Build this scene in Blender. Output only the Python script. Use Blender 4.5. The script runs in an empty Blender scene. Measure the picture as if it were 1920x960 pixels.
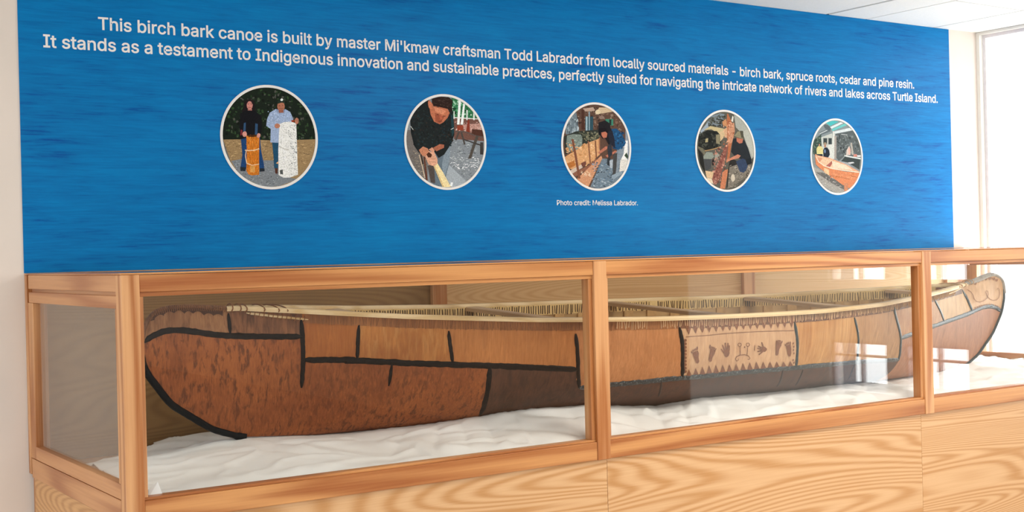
import bpy, math, random
from mathutils import Vector, Matrix, noise
from mathutils.geometry import tessellate_polygon
C = bpy.context.scene.collection
SC = bpy.context.scene
random.seed(7)

# ------------------------------------------------------------------ camera
FPX, YAW, PITCH, ROLL = 2388.35, 0.5956345, -0.0015887, -0.0246222
CAM = Vector((-1.0411, -3.4, 1.55))
cy_, sy_, cp_, sp_ = math.cos(YAW), math.sin(YAW), math.cos(PITCH), math.sin(PITCH)
fw = Vector((sy_*cp_, cy_*cp_, sp_)); rt = Vector((cy_, -sy_, 0)); up = rt.cross(fw)
r2 = math.cos(ROLL)*rt + math.sin(ROLL)*up; u2 = -math.sin(ROLL)*rt + math.cos(ROLL)*up
cd = bpy.data.cameras.new('camera'); cam = bpy.data.objects.new('camera', cd); C.objects.link(cam)
cd.sensor_width = 36; cd.sensor_fit = 'HORIZONTAL'; cd.lens = FPX*36/1920; cd.clip_start = .05
M = Matrix((r2, u2, -fw)).transposed().to_4x4(); M.translation = CAM; cam.matrix_world = M
SC.camera = cam
# ------------------------------------------------------------------ world, light, exposure
SC.view_settings.view_transform = 'Standard'; SC.view_settings.look = 'None'
SC.view_settings.gamma = 1; SC.view_settings.use_curve_mapping = False
SC.view_settings.exposure = 0.49
W = bpy.data.worlds.new('lobby_light'); SC.world = W; W.use_nodes = True
bg = W.node_tree.nodes['Background']; bg.inputs[0].default_value = (.93, 1, 1.09, 1); bg.inputs[1].default_value = 1.25
def area(name, loc, rot, sx, sy, power, col):
    l = bpy.data.lights.new(name, 'AREA'); l.shape = 'RECTANGLE'; l.size = sx; l.size_y = sy; l.energy = power; l.color = col
    o = bpy.data.objects.new(name, l); C.objects.link(o); o.location = loc; o.rotation_euler = rot; return o
DAY = (.97, .99, 1)
WINS = [(-2.13, -1.68, 20), (-1.555, -1.1, 20), (-.66, -.12, 15), (.10, 1.035, 7)]   # Y from, Y to, daylight power
for a, b, p in WINS:
    area('window_daylight', (5.42, (a+b)/2, 1.62 if b < 0 else 2.11), (0, math.pi/2, 0), 1.9 if b < 0 else 1.22, b-a, p, DAY)
area('window_daylight', (5.42, .525, 1.2), (0, math.pi/2, 0), .56, .85, 15, DAY)     # extra light added at the lower window half to brighten the case
FILL_LAMPS = [(-2.6, -1.1, 12), (.6, -3.9, 20), (2.7, -1.3, 25), (3.3, -3.9, 16)]  # X, Y, power of ceiling lamps added as unseen fill
for x, y, p in FILL_LAMPS:
    area('added_fill_light', (x, y, 2.70), (0, 0, 0), 1.1, .5, p, (1, .97, .93))
# ------------------------------------------------------------------ helpers
def lin(h):
    v = [int(h[i:i+2], 16)/255 for i in (0, 2, 4)]
    return tuple(c/12.92 if c <= .04045 else ((c+.055)/1.055)**2.4 for c in v)
def mesh(name, verts, faces, mat, parent=None, smooth=False, loc=None):
    me = bpy.data.meshes.new(name); me.from_pydata(verts, [], faces); me.update()
    if mat: me.materials.append(mat)
    if smooth: me.polygons.foreach_set('use_smooth', [True]*len(me.polygons))
    o = bpy.data.objects.new(name, me); C.objects.link(o)
    if parent: o.parent = parent
    if loc: o.location = loc
    return o
class MB:
    def __init__(s): s.v = []; s.f = []
    def add(s, v, f):
        n = len(s.v); s.v += [tuple(p) for p in v]; s.f += [tuple(i+n for i in q) for q in f]
    def box(s, a, b, bev=0.0):
        x0, y0, z0 = a; x1, y1, z1 = b
        if not bev:
            s.add([(x0,y0,z0),(x1,y0,z0),(x1,y1,z0),(x0,y1,z0),(x0,y0,z1),(x1,y0,z1),(x1,y1,z1),(x0,y1,z1)],
                  [(0,3,2,1),(4,5,6,7),(0,1,5,4),(1,2,6,5),(2,3,7,6),(3,0,4,7)]); return
        e = bev; V = []; F = []
        idx = {}
        for i, x in enumerate((x0, x1)):
            for j, y in enumerate((y0, y1)):
                for k, z in enumerate((z0, z1)):
                    dx, dy, dz = (e if i == 0 else -e), (e if j == 0 else -e), (e if k == 0 else -e)
                    for ax, p in enumerate(((x, y+dy, z+dz), (x+dx, y, z+dz), (x+dx, y+dy, z))):
                        idx[i, j, k, ax] = len(V); V.append(p)
        def q(*t): F.append(tuple(idx[k] for k in t))
        for i in (0, 1):
            c = [(i,0,0,0),(i,1,0,0),(i,1,1,0),(i,0,1,0)]; q(*(c if i else c[::-1]))
            c = [(0,i,0,1),(0,i,1,1),(1,i,1,1),(1,i,0,1)]; q(*(c if i else c[::-1]))
            c = [(0,0,i,2),(1,0,i,2),(1,1,i,2),(0,1,i,2)]; q(*(c if i else c[::-1]))
        for a_ in (0, 1):
            for b_ in (0, 1):
                q((a_,b_,0,0),(a_,b_,1,0),(a_,b_,1,1),(a_,b_,0,1))
                q((a_,0,b_,0),(a_,1,b_,0),(a_,1,b_,2),(a_,0,b_,2))
                q((0,a_,b_,1),(1,a_,b_,1),(1,a_,b_,2),(0,a_,b_,2))
                for c_ in (0, 1): q((a_,b_,c_,0),(a_,b_,c_,1),(a_,b_,c_,2))
        s.add(V, F)
    def tube(s, pts, r, n=8, ry=None):
        pts = [Vector(p) for p in pts]; rings = []
        for i, p in enumerate(pts):
            t = (pts[min(i+1, len(pts)-1)]-pts[max(i-1, 0)]).normalized()
            a = t.orthogonal() if abs(t.y) > .95 else Vector((0, 1, 0)) - t*t.y
            a.normalize(); b = t.cross(a)
            rr = r(i) if callable(r) else r
            rings.append([p + a*(ry or rr)*math.cos(2*math.pi*k/n) + b*rr*math.sin(2*math.pi*k/n) for k in range(n)])
        V = [q for R in rings for q in R]; F = []
        for i in range(len(pts)-1):
            for k in range(n):
                F.append((i*n+k, i*n+(k+1) % n, (i+1)*n+(k+1) % n, (i+1)*n+k))
        F.append(tuple(range(n))[::-1]); F.append(tuple((len(pts)-1)*n+k for k in range(n)))
        s.add(V, F)
    def build(s, name, mat, parent=None, smooth=False):
        return mesh(name, s.v, s.f, mat, parent, smooth)
def thing(name, label, cat, loc, rot=(0, 0, 0), group=None):
    o = bpy.data.objects.new(name, None); C.objects.link(o); o.location = loc; o.rotation_euler = rot
    o.empty_display_size = .1
    o['label'] = label; o['category'] = cat
    if group: o['group'] = group
    return o
def struct(o): o['kind'] = 'structure'; return o
# ------------------------------------------------------------------ materials
class NT:
    def __init__(s, name):
        s.m = bpy.data.materials.new(name); s.m.use_nodes = True; s.t = s.m.node_tree; s.p = s.t.nodes['Principled BSDF']
    def n(s, t, **k):
        o = s.t.nodes.new(t)
        for a, v in k.items(): setattr(o, a, v)
        return o
    def l(s, a, b): s.t.links.new(a, b)
    def math(s, op, a, b=None, c=None):
        o = s.n('ShaderNodeMath', operation=op)
        for i, v in enumerate((a, b, c)):
            if v is None: continue
            if isinstance(v, (int, float)): o.inputs[i].default_value = v
            else: s.l(v, o.inputs[i])
        return o.outputs[0]
    def coord(s, scale=(1, 1, 1), rnd=0):
        tc = s.n('ShaderNodeTexCoord'); mp = s.n('ShaderNodeMapping'); mp.inputs['Scale'].default_value = scale
        out = tc.outputs['Object']
        if rnd:
            oi = s.n('ShaderNodeObjectInfo'); cx = s.n('ShaderNodeCombineXYZ')
            for i in range(3): s.l(s.math('MULTIPLY', oi.outputs['Random'], rnd*(1+.37*i)), cx.inputs[i])
            va = s.n('ShaderNodeVectorMath', operation='ADD'); s.l(out, va.inputs[0]); s.l(cx.outputs[0], va.inputs[1]); out = va.outputs[0]
        s.l(out, mp.inputs['Vector']); return mp.outputs['Vector']
    def noise(s, vec, scale, detail=3, rough=.55, dist=0):
        o = s.n('ShaderNodeTexNoise'); s.l(vec, o.inputs['Vector'])
        o.inputs['Scale'].default_value = scale; o.inputs['Detail'].default_value = detail
        o.inputs['Roughness'].default_value = rough; o.inputs['Distortion'].default_value = dist
        return o.outputs['Fac']
    def ramp(s, f, stops, interp='LINEAR'):
        o = s.n('ShaderNodeValToRGB'); e = o.color_ramp.elements; o.color_ramp.interpolation = interp
        while len(e) < len(stops): e.new(.5)
        for el, (p, c) in zip(e, stops): el.position = p; el.color = (*c, 1)
        s.l(f, o.inputs[0]); return o.outputs[0]
    def mix(s, f, a, b, mode='MIX'):
        o = s.n('ShaderNodeMix', data_type='RGBA', blend_type=mode)
        for i, v in ((0, f), (6, a), (7, b)):
            if isinstance(v, (int, float)): o.inputs[i].default_value = v
            elif isinstance(v, tuple): o.inputs[i].default_value = (*v, 1)
            else: s.l(v, o.inputs[i])
        return o.outputs[2]
    def bump(s, h, strength, dist=.002):
        o = s.n('ShaderNodeBump'); o.inputs['Strength'].default_value = strength; o.inputs['Distance'].default_value = dist
        s.l(h, o.inputs['Height']); s.l(o.outputs[0], s.p.inputs['Normal'])
    def fin(s, col, rough=.5, spec=.5):
        if isinstance(col, tuple): s.p.inputs['Base Color'].default_value = (*col, 1)
        else: s.l(col, s.p.inputs['Base Color'])
        s.p.inputs['Roughness'].default_value = rough; s.p.inputs['Specular IOR Level'].default_value = spec
        return s.m
def mul(c, k): return tuple(x*k for x in c)
def plain(name, col, rough=.6, spec=.4, var=.06, scale=30):
    t = NT(name); f = t.noise(t.coord(), scale, 4)
    return t.fin(t.ramp(f, [(.3, mul(col, 1-var)), (.7, mul(col, 1+var))]), rough, spec)
def oak(name, axis, light, dark, cath=False, rough=.38):
    t = NT(name)
    al, ac = (.55, 9) if not cath else (.26, 3.4)
    sc = {'x': (al, ac, ac), 'y': (ac, al, ac), 'z': (ac, ac, al)}[axis]
    v = t.coord(sc, 9)
    f = t.noise(v, 1.0 if cath else .8, 1.2 if cath else 2, .35, .15 if cath else .3)
    w = t.math('MULTIPLY', f, 600 if cath else 40)
    sn = t.math('SINE', w); sn = t.math('MULTIPLY_ADD', sn, .5, .5)
    sn = t.math('POWER', sn, 1.4)
    fs = {'x': (3, 160, 160), 'y': (160, 3, 160), 'z': (160, 160, 3)}[axis]
    pores = t.noise(t.coord(fs, 9), 1.0, 3, .6)
    big = t.noise(t.coord(sc, 5), .7, 2)
    k = t.math('MULTIPLY', sn, .55); k = t.math('MULTIPLY_ADD', pores, .55, k); k = t.math('MULTIPLY_ADD', big, .25, k)
    col = t.ramp(k, [(.25, light), (.62, tuple((a*.55+b*.45) for a, b in zip(light, dark))), (1.0, dark)])
    t.bump(pores, .12, .001)
    return t.fin(col, rough, .45)
OL, OD = lin('d09459'), lin('9c5826')
oakX = oak('oak_rail', 'x', OL, OD); oakZ = oak('oak_post', 'z', lin('d8a26e'), lin('a4622e')); oakY = oak('oak_side_rail', 'y', lin('cf9664'), lin('a3653a'))
plyX = oak('oak_plywood', 'x', lin('d5aa7c'), lin('b8844e'), True); plyY = oak('oak_plywood_side', 'y', lin('d9a86e'), lin('ba8450'), True)
backDim = oak('oak_back_panel_shaded', 'x', lin('96703f'), lin('845f32'), True, .6)  # shade of the left bay painted into the oak colour
backLit = oak('oak_back_panel_lit', 'x', lin('e2bd8c'), lin('d3a872'), True, .6)  # paler panel, with the brighter right bay's light painted in
backHalfLit = oak('oak_back_panel_half_lit', 'x', lin('d2a672'), lin('c2935c'), True, .6)  # middle bay's brightness painted in, between the other two
def glass_mat():
    t = NT('clear_glass'); nt = t.t; nt.nodes.remove(t.p)
    lw = t.n('ShaderNodeLayerWeight'); lw.inputs['Blend'].default_value = .5
    f = t.math('POWER', lw.outputs['Facing'], 5); f = t.math('MULTIPLY_ADD', f, .95, .045)
    tr = t.n('ShaderNodeBsdfTransparent'); tr.inputs[0].default_value = (.985, .99, .985, 1)
    gl = t.n('ShaderNodeBsdfGlossy'); gl.inputs['Roughness'].default_value = .0
    mx = t.n('ShaderNodeMixShader'); t.l(f, mx.inputs[0]); t.l(tr.outputs[0], mx.inputs[1]); t.l(gl.outputs[0], mx.inputs[2])
    t.l(mx.outputs[0], nt.nodes['Material Output'].inputs['Surface']); return t.m
GLASS = glass_mat()
wallM = plain('painted_wall', lin('e6d9cd'), .75, .2, .015, 6)
whiteM = plain('white_wall', lin('f2efe8'), .7, .2, .015, 6)
# ------------------------------------------------------------------ the setting
XE = 5.17; HC = 2.73; YB = 1.056
def sbox(name, a, b, m):
    q = MB(); q.box(a, b); return struct(q.build(name, m))
sbox('wall_back', (-5, YB, 0), (XE+.12, YB+.12, HC), wallM)
t = NT('floor_tile'); fl = t.fin(t.ramp(t.noise(t.coord(), 3, 5), [(.3, lin('dad7d2')), (.7, lin('e8e5e0'))]), .35)
sbox('floor', (-5, -6.6, -.1), (XE+.12, YB+.12, 0), fl)
sbox('floor', (-5, -18, -.1), (XE+.12, -6.6, 0), plain('floor_carpet', lin('4a4038'), .9, .1))
ceilM = plain('ceiling_tile', lin('f3f1ea'), .85, .15, .03, 120)
gapM = plain('ceiling_gap', lin('5a574f'), .9, .1)
q = MB(); q.box((-5, -6.6, HC+.02), (XE+.12, YB+.12, HC+.1)); q.build('ceiling', gapM); struct(bpy.data.objects['ceiling'])
q = MB()
gx = [-5, -4.44, -3.24, -2.04, -.84, .36, 1.56, 2.76, 3.955, 4.25, 4.80, XE]; gy = [-6.6, -6.3, -5.1, -3.9, -2.7, -1.5, -.7, -.1, .51, YB]
for i, (a, b) in enumerate(zip(gx, gx[1:])):
    for c, d in zip(gy, gy[1:]):
        g1 = .012 if abs(b-3.955) < .01 else .005; g0 = .012 if abs(a-3.955) < .01 else .005
        dz = .0 if not (a > 4.2) else 0
        q.box((a+g0, c+.003, HC-dz), (b-g1, d-.003 if d < YB else d, HC+.03))
cp = q.build('ceiling_tiles', ceilM); cp.parent = bpy.data.objects['ceiling']
# right wall with tall windows
q = MB(); ys = [-3.45] + [v for a, b, _ in WINS for v in (a, b)] + [YB]
for a, b in zip(ys[::2], ys[1::2]): q.box((XE, a, 0), (XE+.12, b, HC))
for a, b, _ in WINS:
    q.box((XE, a, 0), (XE+.12, b, .62)); q.box((XE, a, 2.6 if b < 0 else 2.715), (XE+.12, b, HC))
    if b < 0: q.box((XE, a, .955), (XE+.12, b, 1.32))
struct(q.build('wall_right', whiteM))
panelM = oak('wall_wood', 'z', lin('a07a58'), lin('7a5636'), True)
sbox('wall_right_far', (XE, -18, 0), (XE+.12, -3.45, HC), panelM)
frM = plain('window_frame_paint', lin('eae4e6'), .5)
barM = plain('window_bar', lin('7a6a5e'), .5)
for i, (a, b, _) in enumerate(WINS):
    q = MB(); e = .018
    for z0, z1 in (((.62, .955), (1.32, 2.6)) if b < 0 else ((.62, 2.715),)):
        q.box((XE+.03, a, z0), (XE+.08, a+e, z1)); q.box((XE+.03, b-e, z0), (XE+.08, b, z1))
        q.box((XE+.03, a+e, z0), (XE+.08, b-e, z0+e)); q.box((XE+.03, a+e, z1-e), (XE+.08, b-e, z1))
    m_ = (a+b)/2 if b < 0 else .767
    q.box((XE+.035, m_-.006, .62+e), (XE+.075, m_+.006, .955-e if b < 0 else 1.32+e)); q.box((XE+.035, m_-.006, 1.32+e), (XE+.075, m_+.006, (2.6 if b < 0 else 2.715)-e))
    q.box((XE+.034, a+e, .855), (XE+.076, b-e, .868))
    w = struct(q.build('window_%d' % (i+1), frM))
    g = MB(); g.box((XE-.004, a+e, 2.195), (XE+.051, min(b-e, .755), 2.24)); g.build('window_bar', barM, w)
    g = MB(); g.box((XE+.052, a+e, .62+e), (XE+.058, b-e, (.955 if b < 0 else 1.32)-e)); g.box((XE+.052, a+e, 1.32+(e if b < 0 else -e)), (XE+.058, b-e, (2.6 if b < 0 else 2.715)-e)); g.build('window_glass', GLASS, w)
# ceiling lamps added out of view as fill for the room
lampM = NT('fill_lamp_diffuser'); lampM.p.inputs['Emission Color'].default_value = (1, .9, .78, 1); lampM.p.inputs['Emission Strength'].default_value = 3
lampM = lampM.fin((.9, .9, .88), .4)
hous = plain('fill_lamp_housing', (.8, .8, .78), .4)
for i, (x, y, p) in enumerate(FILL_LAMPS):
    o = thing('added_fill_lamp', ['added fill lamp over the floor left of the display case', 'added fill lamp behind the viewer on the left', 'added fill lamp in front of the right half of the case', 'added fill lamp behind the viewer on the right'][i], 'ceiling light', (x, y, HC), group='added fill lamps')
    q = MB(); q.box((-.6, -.3, -.022), (-.56, .3, -.001)); q.box((.56, -.3, -.022), (.6, .3, -.001)); q.box((-.56, -.3, -.022), (.56, -.26, -.001)); q.box((-.56, .26, -.022), (.56, .3, -.001)); q.build('housing', hous, o)
    q = MB(); q.box((-.56, -.26, -.012), (.56, .26, -.003)); q.build('diffuser', lampM, o)

# ------------------------------------------------------------------ display case
P1, P2, P3 = 1.592, 3.303, 4.968; PW = .055; ZT, ZRT, ZGT, ZGB, ZRI, ZRB = 1.522, 1.472, 1.4596, .917, .909, .8486
case = thing('display_case', 'long oak display case with glass panes holding the bark canoe against the wall', 'display case', (0, 0, 0))
def part(name, a, b, m, bev=.0015, par=case):
    q = MB(); q.box(a, b, bev); return q.build(name, m, par)
D = YB - .003
part('corner_post', (0, -.003, .0), (.05, .046, ZT-.003), oakZ)
part('corner_post', (P3, -.003, .0), (5.02, .046, ZT-.003), oakZ)
for x in (P1, P2): part('post', (x, -.003, ZRB-.001), (x+PW, .045, ZT-.003), oakZ)
bays = [(.05, P1), (P1+PW, P2), (P2+PW, P3)]
for a, b in bays:
    part('top_rail', (a, 0, ZRT), (b, .045, ZT-.004), oakX)
    part('bottom_rail', (a, 0, ZRB), (b, .045, ZRI), oakX)
    e = .0125; y0, y1 = .008, .045
    part('glazing_bead', (a, y0, ZGT), (b, y1, ZRT), oakX, .001); part('glazing_bead', (a, y0, ZRI), (b, y1, ZGB), oakX, .001)
    part('glazing_bead', (a, y0, ZGB), (a+e, y1, ZGT), oakZ, .001); part('glazing_bead', (b-e-.004, y0, ZGB), (b, y1, ZGT), oakZ, .001)
    part('glass_pane', (a+e-.002, .0265, ZGB-.003), (b-e, .0325, ZGT+.003), GLASS, 0)
for a, b in ((.012, 1.64), (1.6412, 3.289), (3.2902, 5.008)):
    part('base_panel', (a, .012, .0), (b, .03, ZRB-.001), plyX, .0008)
for y0, y1 in ((.0, .07), (YB-.066, YB-.001)): part('top_frame_rail', (.0, y0, ZT-.0025), (5.02, y1, ZT+.002), oakX, .001)
xt = (0, .07, P1-.005, P1+.06, P2-.005, P2+.06, 4.95, 5.02)
for a, b in zip(xt[::2], xt[1::2]): part('top_frame_bar', (a, .0702, ZT-.0025), (b, YB-.0662, ZT+.0018), oakY, .001)
for a, b in zip(xt[1::2], xt[2::2]): part('top_glass', (a-.001, .0695, ZT-.002), (b+.001, YB-.0655, ZT+.001), GLASS, 0)
part('floor_board', (.02, .046, .868), (5.0, D-.022, .888), plyX, 0)
# back: plywood panels and battens
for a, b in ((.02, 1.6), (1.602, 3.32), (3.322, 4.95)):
    part('back_panel', (a, D-.016, .889), (b, D, ZRT-.001), backDim if a < 1 else backHalfLit if a < 3 else backLit, 0)  # light falloff inside the case carried by the panel colours
for a, b in ((.022, .062), (1.5625, 1.63), (3.286, 3.36), (4.81, 4.965)):
    part('batten', (a, D-.038, .889), (b, D-.0165, ZRT-.001), oakZ)
# left and right ends
for s_, x0, x1 in ((-1, 0, .03), (1, 4.99, 5.02)):
    def end(name, y0, y1, z0, z1, m, inset=.0, bev=.0012):
        a, b = (x0+inset, x1) if s_ < 0 else (x0, x1-inset)
        return part(name, (a, y0, z0), (b, y1, z1), m, bev)
    end('end_top_board', .0465, D-.048, ZRT+.0015, ZT-.003, oakY, .0008)
    q = MB(); q.box((.012, .047, 1.4605) if s_ < 0 else (4.992, .047, 1.4605), (.028, D-.05, 1.4755) if s_ < 0 else (5.008, D-.05, 1.4755)); q.build('end_slot_backing', oakY, case)
    end('end_top_rail', .0465, D-.048, 1.428, 1.4625, oakY, .0015)
    end('end_bottom_rail', .0465, D-.094, .911, .9535, oakY, .0015)
    end('end_skirt_board', .0465, D-.044, ZRB-.002, .9095, oakY, .0)
    end('end_stile', .0465, .062, .954, 1.4275, oakZ, .0015); end('end_stile', D-.094, D-.026, .911, 1.4275, oakZ, .002)
    end('end_back_board', D-.026, D, ZRB+.006, ZT-.003, oakZ, .0, .002)
    end('end_base_panel', .048, D-.03, 0, ZRB-.003, plyY, .01); end('base_edge_strip', D-.0295, D-.012, 0, ZRB+.005, oakZ, .011)
    gx0 = .014 if s_ < 0 else 5.001
    part('end_glass', (gx0, .06, .953), (gx0+.006, D-.093, 1.429), GLASS, 0)

# ------------------------------------------------------------------ mural
mural = thing('wall_mural', 'long blue printed wall panel with white text and five round photos above the canoe case', 'wall panel', (0, YB, ZT))
t = NT('blue_water_print')
v = t.coord((1.7, 1, 15)); a_ = t.noise(v, 2.4, 6, .65, .5); b_ = t.noise(t.coord((2.5, 1, 60)), 2.6, 4, .65)
patch = t.noise(t.coord((.7, 1, 1.6)), 1.7, 2)
k = t.math('MULTIPLY_ADD', b_, .45, t.math('MULTIPLY', a_, .55)); k = t.math('MULTIPLY_ADD', t.math('SUBTRACT', patch, .5), .35, k)
col = t.ramp(k, [(.34, lin('005098')), (.43, lin('006cac')), (.55, lin('0077b8')), (.7, lin('0082c2'))])
blueM = t.fin(col, .36, .1)
def mp(name, a, b, m): q = MB(); q.box(a, b); return q.build(name, m, mural)
mp('printed_panel', (.0, -.0035, .004), (4.924, -.0005, HC-ZT-.001), blueM)
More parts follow.
